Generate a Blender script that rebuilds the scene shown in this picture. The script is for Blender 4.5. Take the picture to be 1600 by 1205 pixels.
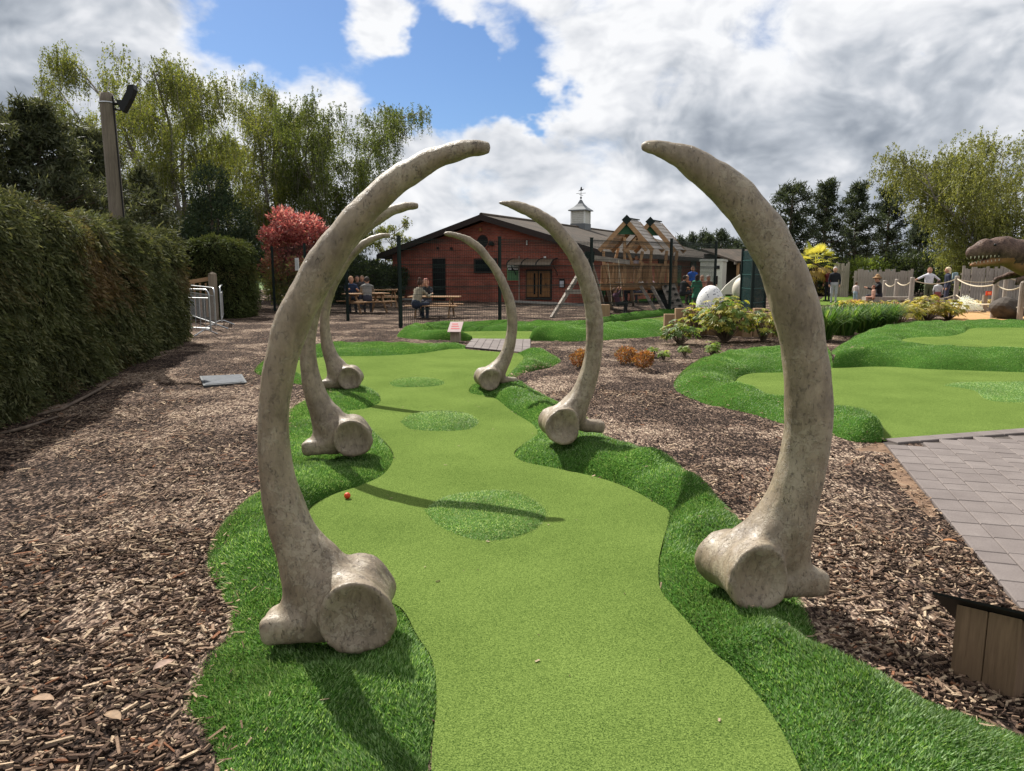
import bpy, bmesh, math, random
import numpy as np
from mathutils import Vector, Matrix, noise as mnoise

for o in list(bpy.data.objects): bpy.data.objects.remove(o)
scene = bpy.context.scene
C = scene.collection
R = math.radians
# ------------------------------------------------------------------ camera
EYE = 1.5; PITCH = R(8.8); FPX = 1150.0; CX, CY = 800.0, 602.5
cam = bpy.data.cameras.new('camera'); camo = bpy.data.objects.new('camera', cam); C.objects.link(camo)
camo.location = (0, 0, EYE); camo.rotation_euler = (math.pi/2 - PITCH, 0, 0)
cam.sensor_width = 36; cam.lens = FPX/1600*36; cam.clip_end = 3000; cam.clip_start = 0.05
scene.camera = camo
cy = scene.cycles; cy.max_bounces = 5; cy.diffuse_bounces = 2; cy.glossy_bounces = 2; cy.transmission_bounces = 3; cy.transparent_max_bounces = 4; cy.caustics_reflective = False; cy.caustics_refractive = False
FWD = Vector((0, math.cos(PITCH), -math.sin(PITCH))); UPV = Vector((0, math.sin(PITCH), math.cos(PITCH)))
def ray(px, py): return (Vector((1, 0, 0))*(px-CX)/FPX - UPV*(py-CY)/FPX + FWD)
def at(px, py, Y):
    d = ray(px, py); t = Y/d.y; return Vector((d.x*t, Y, EYE+d.z*t))
def G(px, py, z=0.0):
    d = ray(px, py); t = (z-EYE)/d.z; return Vector((d.x*t, d.y*t, z))
# ------------------------------------------------------------------ sun and sky
SUN_EL = R(47); SX, SY = -1.05, 1.55
SUN_AZ = math.atan2(SX, SY)
sundir = Vector((math.sin(SUN_AZ)*math.cos(SUN_EL), math.cos(SUN_AZ)*math.cos(SUN_EL), math.sin(SUN_EL)))
sl = bpy.data.lights.new('sun', 'SUN'); sl.energy = 5.0; sl.angle = R(0.55); sl.color = (1.0, 0.955, 0.88)
so = bpy.data.objects.new('sun', sl); C.objects.link(so); so.rotation_euler = (-sundir).to_track_quat('-Z', 'Y').to_euler()
so.location = (-20, 30, 40)
vs = scene.view_settings
scene.display_settings.display_device = 'sRGB'
vs.view_transform = 'Standard'; vs.look = 'None'; vs.gamma = 1.0; vs.use_curve_mapping = False
vs.exposure = 0.75
W = bpy.data.worlds.new('World'); scene.world = W; W.use_nodes = True
W.cycles.sampling_method = 'MANUAL'; W.cycles.sample_map_resolution = 512
nt = W.node_tree; N = nt.nodes; L = nt.links; N.clear()
def nd(tree, typ, **kw):
    n = tree.nodes.new(typ)
    for k, v in kw.items():
        if k.startswith('i_'):
            key = k[2:]; key = int(key) if key.isdigit() else key.replace('_', ' ')
            n.inputs[key].default_value = v
        else: setattr(n, k, v)
    return n
def mth(tree, op, a, b=None, c=None, clamp=False):
    n = tree.nodes.new('ShaderNodeMath'); n.operation = op; n.use_clamp = clamp
    for i, x in enumerate((a, b, c)):
        if x is None: continue
        if isinstance(x, (int, float)): n.inputs[i].default_value = x
        else: tree.links.new(x, n.inputs[i])
    return n.outputs[0]
def maprange(tree, x, a, b, c=0.0, d=1.0, smooth=True):
    n = tree.nodes.new('ShaderNodeMapRange'); n.interpolation_type = 'SMOOTHSTEP' if smooth else 'LINEAR'
    tree.links.new(x, n.inputs[0])
    for i, v in zip((1, 2, 3, 4), (a, b, c, d)): n.inputs[i].default_value = v
    return n.outputs[0]
def mixc(tree, f, a, b, mode='MIX'):
    n = tree.nodes.new('ShaderNodeMix'); n.data_type = 'RGBA'; n.blend_type = mode
    for s, x in ((n.inputs[0], f), (n.inputs[6], a), (n.inputs[7], b)):
        if isinstance(x, (int, float)): s.default_value = x
        elif isinstance(x, (tuple, list)): s.default_value = (*x[:3], 1)
        else: tree.links.new(x, s)
    return n.outputs[2]
sky = nd(nt, 'ShaderNodeTexSky', sky_type='NISHITA', sun_disc=False, sun_elevation=SUN_EL, sun_rotation=SUN_AZ % (2*math.pi), altitude=50, air_density=1.0, dust_density=0.6, ozone_density=2.5)
tc = nd(nt, 'ShaderNodeTexCoord')
dirv = tc.outputs['Generated']
mp = nd(nt, 'ShaderNodeMapping'); mp.inputs['Scale'].default_value = (1, 1, 1.5); mp.inputs['Location'].default_value = (0.37, 0.0, 0.21); L.new(dirv, mp.inputs[0])
# billows: warped coordinates, a broad field and a puffy (ridged) field
warp = nd(nt, 'ShaderNodeTexNoise', i_Scale=5.0, i_Detail=2.0); L.new(mp.outputs[0], warp.inputs['Vector'])
wv = nd(nt, 'ShaderNodeVectorMath', operation='MULTIPLY_ADD'); L.new(warp.outputs['Color'], wv.inputs[0]); wv.inputs[1].default_value = (.13, .13, .13); L.new(mp.outputs[0], wv.inputs[2])
def field(vec, det):
    a_ = nd(nt, 'ShaderNodeTexNoise', i_Scale=3.6, i_Detail=det, i_Roughness=0.58); L.new(vec, a_.inputs['Vector'])
    return a_.outputs[0]
n1 = field(wv.outputs[0], 8.0)
sh = nd(nt, 'ShaderNodeVectorMath', operation='ADD'); L.new(wv.outputs[0], sh.inputs[0]); sh.inputs[1].default_value = (sundir.x*.045, sundir.y*.02, sundir.z*.075)
n2 = field(sh.outputs[0], 5.0)
pf = nd(nt, 'ShaderNodeTexNoise', i_Scale=11.0, i_Detail=6.0, i_Roughness=0.58); L.new(wv.outputs[0], pf.inputs['Vector'])
sh2 = nd(nt, 'ShaderNodeVectorMath', operation='ADD'); L.new(wv.outputs[0], sh2.inputs[0]); sh2.inputs[1].default_value = (sundir.x*.018, 0, sundir.z*.026)
pf2 = nd(nt, 'ShaderNodeTexNoise', i_Scale=11.0, i_Detail=3.0, i_Roughness=0.58); L.new(sh2.outputs[0], pf2.inputs['Vector'])
wd = nd(nt, 'ShaderNodeTexNoise', i_Scale=11.0, i_Detail=4.0, i_Roughness=.6); L.new(mp.outputs[0], wd.inputs['Vector'])
wdv = nd(nt, 'ShaderNodeVectorMath', operation='MULTIPLY_ADD'); L.new(wd.outputs['Color'], wdv.inputs[0]); wdv.inputs[1].default_value = (.11, .11, .11)
cen = nd(nt, 'ShaderNodeVectorMath', operation='ADD'); L.new(dirv, cen.inputs[0]); cen.inputs[1].default_value = (-.055, -.055, -.055); L.new(cen.outputs[0], wdv.inputs[2])
def blob(px, py, rad, amp, sx=1.0):
    d = ray(px, py).normalized()
    s = nd(nt, 'ShaderNodeVectorMath', operation='SUBTRACT'); L.new(wdv.outputs[0], s.inputs[0]); s.inputs[1].default_value = d
    m = nd(nt, 'ShaderNodeVectorMath', operation='MULTIPLY'); L.new(s.outputs[0], m.inputs[0]); m.inputs[1].default_value = (1/sx, 1, 1)
    l = nd(nt, 'ShaderNodeVectorMath', operation='LENGTH'); L.new(m.outputs[0], l.inputs[0])
    return maprange(nt, l.outputs['Value'], 0.0, rad, amp, 0.0)
def total(lst):
    o = lst[0]
    for x in lst[1:]: o = mth(nt, 'ADD', o, x)
    return o
cover = total([blob(450, 0, .14, -.60, 1.25), blob(650, 100, .108, -.62, 1.25), blob(765, 115, .108, -.62), blob(835, 165, .05, -.4, 1.5), blob(575, 15, .11, .46, .75), blob(620, 60, .07, .26, .9),
               blob(735, 40, .05, .34), blob(780, 75, .05, .40, .8), blob(1440, 72, .03, -.3)])
dens = mth(nt, 'ADD', mth(nt, 'MULTIPLY_ADD', mth(nt, 'SUBTRACT', pf.outputs[0], .5), .35, mth(nt, 'MULTIPLY_ADD', n1, .9, .24)), cover)
mask = maprange(nt, dens, .40, .62)
dark = total([blob(70, 75, .22, .24, 1.3), blob(1240, 190, .15, .42, 1.8), blob(1050, 245, .11, .36, 1.6), blob(905, 70, .07, .34), blob(1430, 110, .20, .14, 1.6), blob(1340, 20, .14, .2, 2), blob(1110, 80, .12, -.18, 1.5), blob(975, 150, .10, -.22)])
edge = mth(nt, 'SUBTRACT', n1, n2)
thick = maprange(nt, dens, .50, .90)
sepz = nd(nt, 'ShaderNodeSeparateXYZ'); L.new(dirv, sepz.inputs[0])
low = maprange(nt, sepz.outputs[2], .02, .24, .16, 0.0)
shade = total([mth(nt, 'MULTIPLY_ADD', thick, .42, -.05), dark, low, mth(nt, 'MULTIPLY', mth(nt, 'SUBTRACT', n1, .5), .9), mth(nt, 'MULTIPLY', mth(nt, 'SUBTRACT', pf2.outputs[0], pf.outputs[0]), 1.5), mth(nt, 'MULTIPLY', edge, -3.2)])
shade = maprange(nt, shade, -.02, 1.12, smooth=False)
cr = nd(nt, 'ShaderNodeValToRGB'); L.new(shade, cr.inputs[0])
e = cr.color_ramp.elements
K = 7.4
e[0].position = 0; e[0].color = (.97*K, .98*K, 1.0*K, 1); e[1].position = 1; e[1].color = (.24*K, .28*K, .34*K, 1)
for p, c in ((.22, (.80, .82, .86)), (.50, (.53, .57, .63)), (.75, (.36, .40, .46))):
    q = e.new(p); q.color = (c[0]*K, c[1]*K, c[2]*K, 1)
skyb = mixc(nt, 1.0, sky.outputs[0], (.50, .62, .78), 'MULTIPLY')
col = mixc(nt, mask, skyb, cr.outputs[0])
bg = nd(nt, 'ShaderNodeBackground', i_Strength=0.08); L.new(col, bg.inputs[0])
wo = nd(nt, 'ShaderNodeOutputWorld'); L.new(bg.outputs[0], wo.inputs[0])
# ------------------------------------------------------------------ helpers
RNG = np.random.default_rng(7)
def tag(o, label=None, cat=None, group=None, kind=None):
    if label: o['label'] = label
    if cat: o['category'] = cat
    if group: o['group'] = group
    if kind: o['kind'] = kind
    return o
def thing(name, label, cat, loc=(0, 0, 0), rotz=0.0, group=None):
    o = bpy.data.objects.new(name, None); C.objects.link(o); o.empty_display_size = .2
    o.location = loc; o.rotation_euler = (0, 0, rotz)
    return tag(o, label, cat, group)
def link(name, me, mat, parent=None):
    o = bpy.data.objects.new(name, me); C.objects.link(o)
    if mat is not None:
        me.materials.clear()
        for m in (mat if isinstance(mat, (list, tuple)) else [mat]): me.materials.append(m)
        if 'matidx' in me: me.polygons.foreach_set('material_index', np.array(me['matidx'], dtype=np.int32)); del me['matidx']
    if parent: o.parent = parent
    return o
def copy_tree(o, parent=None):
    c = o.copy(); C.objects.link(c); c.parent = parent
    for ch in list(o.children): copy_tree(ch, c)
    return c
class MB:
    def __init__(s): s.v = []; s.f = []
    def add(s, vs_, fs_):
        b = len(s.v); s.v += [tuple(x) for x in vs_]; s.f += [tuple(i+b for i in f) for f in fs_]; return s
    def box(s, c, d, rz=0.0, rot=None):
        hx, hy, hz = d[0]/2, d[1]/2, d[2]/2
        M_ = rot if rot is not None else Matrix.Rotation(rz, 3, 'Z')
        c = Vector(c)
        vs_ = [c + M_ @ Vector((x*hx, y*hy, z*hz)) for x in (-1, 1) for y in (-1, 1) for z in (-1, 1)]
        return s.add(vs_, [(0, 1, 3, 2), (4, 6, 7, 5), (0, 4, 5, 1), (2, 3, 7, 6), (0, 2, 6, 4), (1, 5, 7, 3)])
    def bar(s, p, q, w, h=None, up=(0, 0, 1)):
        p, q = Vector(p), Vector(q); h = h or w
        a = (q-p); l = a.length; a.normalize()
        u = Vector(up)
        if abs(a.dot(u)) > .98: u = Vector((0, 1, 0))
        x = a.cross(u).normalized(); y = x.cross(a)
        M_ = Matrix((x, y, a)).transposed()
        return s.box((p+q)/2, (w, h, l), rot=M_)
    def tube(s, pts, rad, n=8, cap=True):
        pts = [Vector(p) for p in pts]
        if isinstance(rad, (int, float)): rad = [rad]*len(pts)
        b = len(s.v); prev = None
        for i, p in enumerate(pts):
            a = (pts[min(i+1, len(pts)-1)] - pts[max(i-1, 0)]).normalized()
            if prev is None:
                prev = a.orthogonal().normalized()
            x = (prev - a*prev.dot(a)).normalized(); prev = x; y = a.cross(x)
            for k in range(n):
                t = 2*math.pi*k/n; s.v.append(tuple(p + (x*math.cos(t)+y*math.sin(t))*rad[i]))
        for i in range(len(pts)-1):
            for k in range(n):
                k2 = (k+1) % n
                s.f.append((b+i*n+k, b+i*n+k2, b+(i+1)*n+k2, b+(i+1)*n+k))
        if cap:
            s.f.append(tuple(b+k for k in reversed(range(n)))); s.f.append(tuple(b+(len(pts)-1)*n+k for k in range(n)))
        return s
    def lathe(s, prof, n=16, c=(0, 0, 0)):
        b = len(s.v)
        for r_, z in prof:
            for k in range(n):
                t = 2*math.pi*k/n; s.v.append((c[0]+r_*math.cos(t), c[1]+r_*math.sin(t), c[2]+z))
        for i in range(len(prof)-1):
            for k in range(n):
                k2 = (k+1) % n; s.f.append((b+i*n+k, b+i*n+k2, b+(i+1)*n+k2, b+(i+1)*n+k))
        s.f.append(tuple(b+k for k in reversed(range(n)))); s.f.append(tuple(b+(len(prof)-1)*n+k for k in range(n)))
        return s
    def prism(s, poly, a, b_, axis=2):
        # poly of 2-D points extruded from a to b_ along axis
        def mk(p, t):
            return (t, p[0], p[1]) if axis == 0 else ((p[0], t, p[1]) if axis == 1 else (p[0], p[1], t))
        n = len(poly); vs_ = [mk(p, a) for p in poly]+[mk(p, b_) for p in poly]
        fs_ = [tuple(range(n)), tuple(range(2*n-1, n-1, -1))]+[(i, i+n, (i+1) % n+n, (i+1) % n) for i in range(n)]
        return s.add(vs_, fs_)
    def build(s, name, mat, parent=None, smooth=False, bevel=0.0):
        me = bpy.data.meshes.new(name); me.from_pydata(s.v, [], s.f); me.update()
        bm = bmesh.new(); bm.from_mesh(me); bmesh.ops.recalc_face_normals(bm, faces=bm.faces)
        if bevel: bmesh.ops.bevel(bm, geom=list(bm.edges), offset=bevel, segments=2, affect='EDGES', profile=.6)
        bm.to_mesh(me); bm.free()
        if smooth: me.polygons.foreach_set('use_smooth', [True]*len(me.polygons))
        return link(name, me, mat, parent)
def np_mesh(name, V, F, col=None, smooth=False, matidx=None):
    V = np.ascontiguousarray(V, dtype=np.float32).reshape(-1, 3); F = np.ascontiguousarray(F, dtype=np.int32)
    me = bpy.data.meshes.new(name)
    me.vertices.add(len(V)); me.vertices.foreach_set('co', V.ravel())
    k = F.shape[1]
    me.loops.add(F.size); me.loops.foreach_set('vertex_index', F.ravel())
    me.polygons.add(len(F)); me.polygons.foreach_set('loop_start', np.arange(0, F.size, k, dtype=np.int32))
    me.polygons.foreach_set('loop_total', np.full(len(F), k, dtype=np.int32))
    me.polygons.foreach_set('use_smooth', np.full(len(F), smooth, dtype=bool))
    if col is not None:
        a = me.attributes.new('col', 'FLOAT_COLOR', 'POINT')
        cc = np.ones((len(V), 4), dtype=np.float32); cc[:, :3] = col; a.data.foreach_set('color', cc.ravel())
    me.update(calc_edges=True); me.validate()
    if matidx is not None: me['matidx'] = [int(x) for x in matidx]
    return me
# --- implicit surfaces: smooth blends meshed with surface nets
def surface_nets(F, org, h):
    S = F < 0; nx, ny, nz = F.shape
    cnt = np.zeros((nx-1, ny-1, nz-1), np.int8); cor = [(i, j, k) for i in (0, 1) for j in (0, 1) for k in (0, 1)]
    for i, j, k in cor: cnt += S[i:nx-1+i, j:ny-1+j, k:nz-1+k]
    act = (cnt > 0) & (cnt < 8); ia, ja, ka = np.nonzero(act)
    idx = np.full(act.shape, -1, np.int64); idx[ia, ja, ka] = np.arange(len(ia))
    acc = np.zeros((len(ia), 3)); num = np.zeros(len(ia))
    val = {c: F[ia+c[0], ja+c[1], ka+c[2]] for c in cor}
    for a in cor:
        for ax in range(3):
            if a[ax]: continue
            b = list(a); b[ax] = 1; b = tuple(b); va, vb = val[a], val[b]
            m = (va < 0) != (vb < 0); t = np.where(m, va/np.where(m, va-vb, 1), 0)
            p = np.tile(np.array(a, float), (len(ia), 1)); p[:, ax] += t
            acc += p*m[:, None]; num += m
    V = np.array(org)+h*(np.stack([ia, ja, ka], 1)+acc/num[:, None])
    Q = []
    for ax in range(3):
        s0 = [slice(None)]*3; s1 = [slice(None)]*3; s0[ax] = slice(0, -1); s1[ax] = slice(1, None)
        A, B = S[tuple(s0)], S[tuple(s1)]; d = A != B
        i = np.array(np.nonzero(d)).T
        o1, o2 = (ax+1) % 3, (ax+2) % 3
        ok = (i[:, o1] > 0) & (i[:, o2] > 0) & (i[:, o1] < F.shape[o1]-1) & (i[:, o2] < F.shape[o2]-1); i = i[ok]
        def cell(a, b):
            c = i.copy(); c[:, o1] -= a; c[:, o2] -= b; return idx[c[:, 0], c[:, 1], c[:, 2]]
        q = np.stack([cell(1, 1), cell(0, 1), cell(0, 0), cell(1, 0)], 1)
        flip = ~A[i[:, 0], i[:, 1], i[:, 2]]; q[flip] = q[flip][:, ::-1]; Q.append(q)
    return V, np.concatenate(Q)
def smin(a, b, k):
    h = np.clip(.5+.5*(b-a)/k, 0, 1); return b*(1-h)+a*h-k*h*(1-h)
def grid(lo, hi, h):
    ax = [np.arange(l, u+h, h) for l, u in zip(lo, hi)]
    return np.stack(np.meshgrid(*ax, indexing='ij'), -1)
def sd_cone(P, a, b, ra, rb, sq=(1, 1, 1)):
    sq = np.array(sq); a, b = np.array(a, float)/sq, np.array(b, float)/sq
    p = P/sq-a; ab = b-a; t = np.clip((p@ab)/max(ab@ab, 1e-9), 0, 1)
    return np.linalg.norm(p-t[..., None]*ab, axis=-1)-(ra+(rb-ra)*t)
def vnoise(x, y, seed=0.0):
    """fast 2-D gradient-free noise in [-1,1] for arrays"""
    x = np.asarray(x, float)+seed*17.31; y = np.asarray(y, float)+seed*9.77
    xi, yi = np.floor(x), np.floor(y); fx, fy = x-xi, y-yi
    def hsh(a, b):
        v = np.sin(a*127.1+b*311.7+seed*74.7)*43758.5453; return (v-np.floor(v))*2-1
    u, v_ = fx*fx*(3-2*fx), fy*fy*(3-2*fy)
    return (hsh(xi, yi)*(1-u)+hsh(xi+1, yi)*u)*(1-v_)+(hsh(xi, yi+1)*(1-u)+hsh(xi+1, yi+1)*u)*v_
# ------------------------------------------------------------------ materials
MATS = {}
def base_mat(name):
    m = bpy.data.materials.new(name); m.use_nodes = True; t = m.node_tree; t.nodes.clear()
    out = t.nodes.new('ShaderNodeOutputMaterial'); b = t.nodes.new('ShaderNodeBsdfPrincipled'); b.inputs['Specular IOR Level'].default_value = .2; t.links.new(b.outputs[0], out.inputs[0])
    MATS[name] = m
    return m, t, b, out
def coords(t, kind='Object', scale=(1, 1, 1)):
    c = t.nodes.new('ShaderNodeTexCoord'); mp_ = t.nodes.new('ShaderNodeMapping'); t.links.new(c.outputs[kind], mp_.inputs[0]); mp_.inputs['Scale'].default_value = scale
    return mp_.outputs[0]
def noise_(t, vec, scale, detail=4, rough=.55, dist=0.0):
    n = nd(t, 'ShaderNodeTexNoise', i_Scale=scale, i_Detail=detail, i_Roughness=rough, i_Distortion=dist); t.links.new(vec, n.inputs['Vector']); return n.outputs[0]
def ramp(t, fac, stops):
    r_ = t.nodes.new('ShaderNodeValToRGB'); t.links.new(fac, r_.inputs[0]); el = r_.color_ramp.elements
    el[0].position, el[0].color = stops[0][0], (*stops[0][1], 1); el[1].position, el[1].color = stops[-1][0], (*stops[-1][1], 1)
    for p, c in stops[1:-1]:
        q = el.new(p); q.color = (*c, 1)
    return r_.outputs[0]
def bump(t, b, h, strength=.4, dist=.01):
    n = nd(t, 'ShaderNodeBump', i_Strength=strength, i_Distance=dist); t.links.new(h, n.inputs['Height']); t.links.new(n.outputs[0], b.inputs['Normal'])
def simple(name, c1, c2=None, scale=6.0, rough=.6, bmp=.0, stretch=(1, 1, 1), metal=0.0, fine=60.0, spec=.22):
    m, t, b, o = base_mat(name); v = coords(t, 'Object', stretch)
    c2 = c2 or tuple(x*.7 for x in c1)
    n = noise_(t, v, scale, 6, .6); f = noise_(t, v, fine, 4, .6)
    mixn = mth(t, 'ADD', mth(t, 'MULTIPLY', n, .65), mth(t, 'MULTIPLY', f, .35))
    t.links.new(ramp(t, mixn, [(.36, c2), (.62, c1)]), b.inputs['Base Color'])
    b.inputs['Roughness'].default_value = rough; b.inputs['Metallic'].default_value = metal; b.inputs['Specular IOR Level'].default_value = spec
    if bmp: bump(t, b, mixn, bmp, .01)
    return m
def leafmat(name, trans=.35, rough=.55, tint=(1, 1, 1), spec=.35, tt=(1.25, 1.2, .7)):
    m, t, b, o = base_mat(name)
    a = t.nodes.new('ShaderNodeAttribute'); a.attribute_name = 'col'
    cc = mixc(t, 1.0, a.outputs['Color'], tint, 'MULTIPLY')
    t.links.new(cc, b.inputs['Base Color']); b.inputs['Roughness'].default_value = rough; b.inputs['Specular IOR Level'].default_value = spec
    tr = t.nodes.new('ShaderNodeBsdfTranslucent'); t.links.new(mixc(t, 1.0, cc, tt, 'MULTIPLY'), tr.inputs[0])
    mx = nd(t, 'ShaderNodeMixShader', i_0=trans); t.links.new(b.outputs[0], mx.inputs[1]); t.links.new(tr.outputs[0], mx.inputs[2]); t.links.new(mx.outputs[0], o.inputs[0])
    return m
def woodmat(name, c1, c2, axis=2, scale=14.0, rough=.7, bmp=.35):
    st = [6, 6, 6]; st[axis] = .45
    m, t, b, o = base_mat(name); v = coords(t, 'Object', st)
    n = noise_(t, v, scale*.35, 5, .6, .8); f = noise_(t, v, scale*2.2, 3, .6); bl = noise_(t, coords(t), 2.2, 3)
    g = mth(t, 'ADD', mth(t, 'MULTIPLY', n, .5), mth(t, 'ADD', mth(t, 'MULTIPLY', f, .2), mth(t, 'MULTIPLY', bl, .3)))
    t.links.new(ramp(t, g, [(.36, c2), (.5, tuple((a_+b_)/2 for a_, b_ in zip(c1, c2))), (.62, c1)]), b.inputs['Base Color'])
    b.inputs['Roughness'].default_value = rough; bump(t, b, g, bmp, .004)
    return m
# ================================================================== setting: ground and turf
def mulch_material():
    m, t, b, o = base_mat('bark_mulch'); v = coords(t, 'Object')
    def chips(sc, rot):
        mp_ = t.nodes.new('ShaderNodeMapping'); t.links.new(v, mp_.inputs[0]); mp_.inputs['Scale'].default_value = (sc, sc*.42, sc); mp_.inputs['Rotation'].default_value = (0, 0, rot)
        vo = nd(t, 'ShaderNodeTexVoronoi', i_Scale=1.0); t.links.new(mp_.outputs[0], vo.inputs['Vector']); 
        s_ = t.nodes.new('ShaderNodeSeparateColor'); t.links.new(vo.outputs['Color'], s_.inputs[0]); return s_.outputs[0], vo.outputs['Distance']
    a, da = chips(75, .5); c, dc = chips(95, 2.1); d_, dd = chips(34, 1.2)
    sel = maprange(t, noise_(t, v, 14, 3), .45, .55)
    g = mth(t, 'ADD', mth(t, 'MULTIPLY', a, sel), mth(t, 'MULTIPLY', c, mth(t, 'SUBTRACT', 1.0, sel)))
    g = mth(t, 'ADD', mth(t, 'MULTIPLY', g, .78), mth(t, 'MULTIPLY', d_, .22))
    soil = maprange(t, noise_(t, v, .8, 4, .6), .44, .62)
    g = mth(t, 'ADD', g, mth(t, 'MULTIPLY', mth(t, 'SUBTRACT', soil, .6), .34))
    t.links.new(ramp(t, g, [(.12, (.012, .009, .008)), (.38, (.048, .033, .026)), (.58, (.135, .092, .070)), (.76, (.27, .195, .145)), (.95, (.44, .35, .26))]), b.inputs['Base Color'])
    b.inputs['Roughness'].default_value = .95; b.inputs['Specular IOR Level'].default_value = .05
    bump(t, b, mth(t, 'SUBTRACT', g, mth(t, 'MULTIPLY', da, .5)), .9, .025)
    return m
def fairway_material(name, c1, c2, c3):
    m, t, b, o = base_mat(name); v = coords(t, 'Object')
    f = noise_(t, v, 190, 2, .7); g = noise_(t, v, 105, 3, .6); big = noise_(t, v, 1.1, 4, .55)
    k = mth(t, 'ADD', mth(t, 'MULTIPLY', f, .55), mth(t, 'ADD', mth(t, 'MULTIPLY', g, .33), mth(t, 'MULTIPLY', big, .12)))
    t.links.new(ramp(t, k, [(.40, c3), (.5, c2), (.60, c1)]), b.inputs['Base Color'])
    b.inputs['Roughness'].default_value = .9; b.inputs['Specular IOR Level'].default_value = .0
    bump(t, b, mth(t, 'ADD', f, mth(t, 'MULTIPLY', g, .6)), .8, .006)
    return m
M_MULCH = mulch_material()
M_FAIR = fairway_material('short_turf', (.175, .240, .062), (.104, .154, .035), (.034, .063, .014))
M_BANK = fairway_material('long_turf_backing', (.07, .15, .028), (.045, .11, .019), (.018, .05, .009))
M_ISLE = fairway_material('medium_turf_backing', (.11, .19, .055), (.075, .145, .036), (.034, .075, .016))
M_FIBRE = leafmat('turf_fibre', .42, .5, (1.0, 1.0, 1.0), spec=.25)
M_FIELD = simple('field_grass', (.10, .16, .04), (.06, .10, .025), .3, .9)
M_CHIP = None
def chip_material():
    m, t, b, o = base_mat('wood_chip'); a = t.nodes.new('ShaderNodeAttribute'); a.attribute_name = 'col'
    n = noise_(t, coords(t, 'Object', (1, 1, 1)), 160, 3)
    t.links.new(mixc(t, 1.0, a.outputs['Color'], ramp(t, n, [(.3, (.6, .57, .55)), (.7, (1.15, 1.12, 1.08))]), 'MULTIPLY'), b.inputs['Base Color'])
    b.inputs['Roughness'].default_value = .9; b.inputs['Specular IOR Level'].default_value = .05; return m
M_CHIP = chip_material()
def sheet(name, poly, z, mat, kind='structure', parent=None, label=None):
    bm = bmesh.new(); vs_ = [bm.verts.new((p[0], p[1], z)) for p in poly]; bm.faces.new(vs_)
    bmesh.ops.triangulate(bm, faces=bm.faces); bmesh.ops.recalc_face_normals(bm, faces=bm.faces)
    for f in bm.faces:
        if f.normal.z < 0: f.normal_flip()
    me = bpy.data.meshes.new(name); bm.to_mesh(me); bm.free()
    o = link(name, me, mat, parent)
    if not parent: tag(o, kind=kind)
    return o
sheet('ground', [(-900, -200), (900, -200), (900, 1500), (-900, 1500)], -.16, M_FIELD)['label'] = 'flat grass field reaching the horizon'
bedg = MB()
# mulch sheet with slight unevenness near by
xs = np.concatenate([np.linspace(-45, -12, 12), np.linspace(-10, 10, 81), np.linspace(12, 45, 12)]); ys = np.concatenate([np.linspace(-6, 1, 5), np.linspace(1.3, 20, 94), np.linspace(21, 62, 22)])
XX, YY = np.meshgrid(xs, ys, indexing='ij')
def mz(x, y):
    x, y = np.asarray(x, float), np.asarray(y, float)
    m = np.clip(np.minimum(9.8-np.abs(x), np.minimum(y-1, 19.8-y))*2, 0, 1)
    return (.022*vnoise(x*.9, y*.9, 3)+.012*vnoise(x*3.1, y*3.1, 9)-.008)*m - .004
ZZ = mz(XX, YY)
ii, jj = np.meshgrid(np.arange(len(xs)-1), np.arange(len(ys)-1), indexing='ij'); w = len(ys)
FQ = np.stack([ii*w+jj, (ii+1)*w+jj, (ii+1)*w+jj+1, ii*w+jj+1], -1).reshape(-1, 4)
mulch = tag(link('mulch_bed', np_mesh('mulch_bed', np.stack([XX, YY, ZZ], -1), FQ, smooth=True), M_MULCH), kind='structure')
mulch['label'] = 'brown bark mulch covering the ground around the turf'
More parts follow.
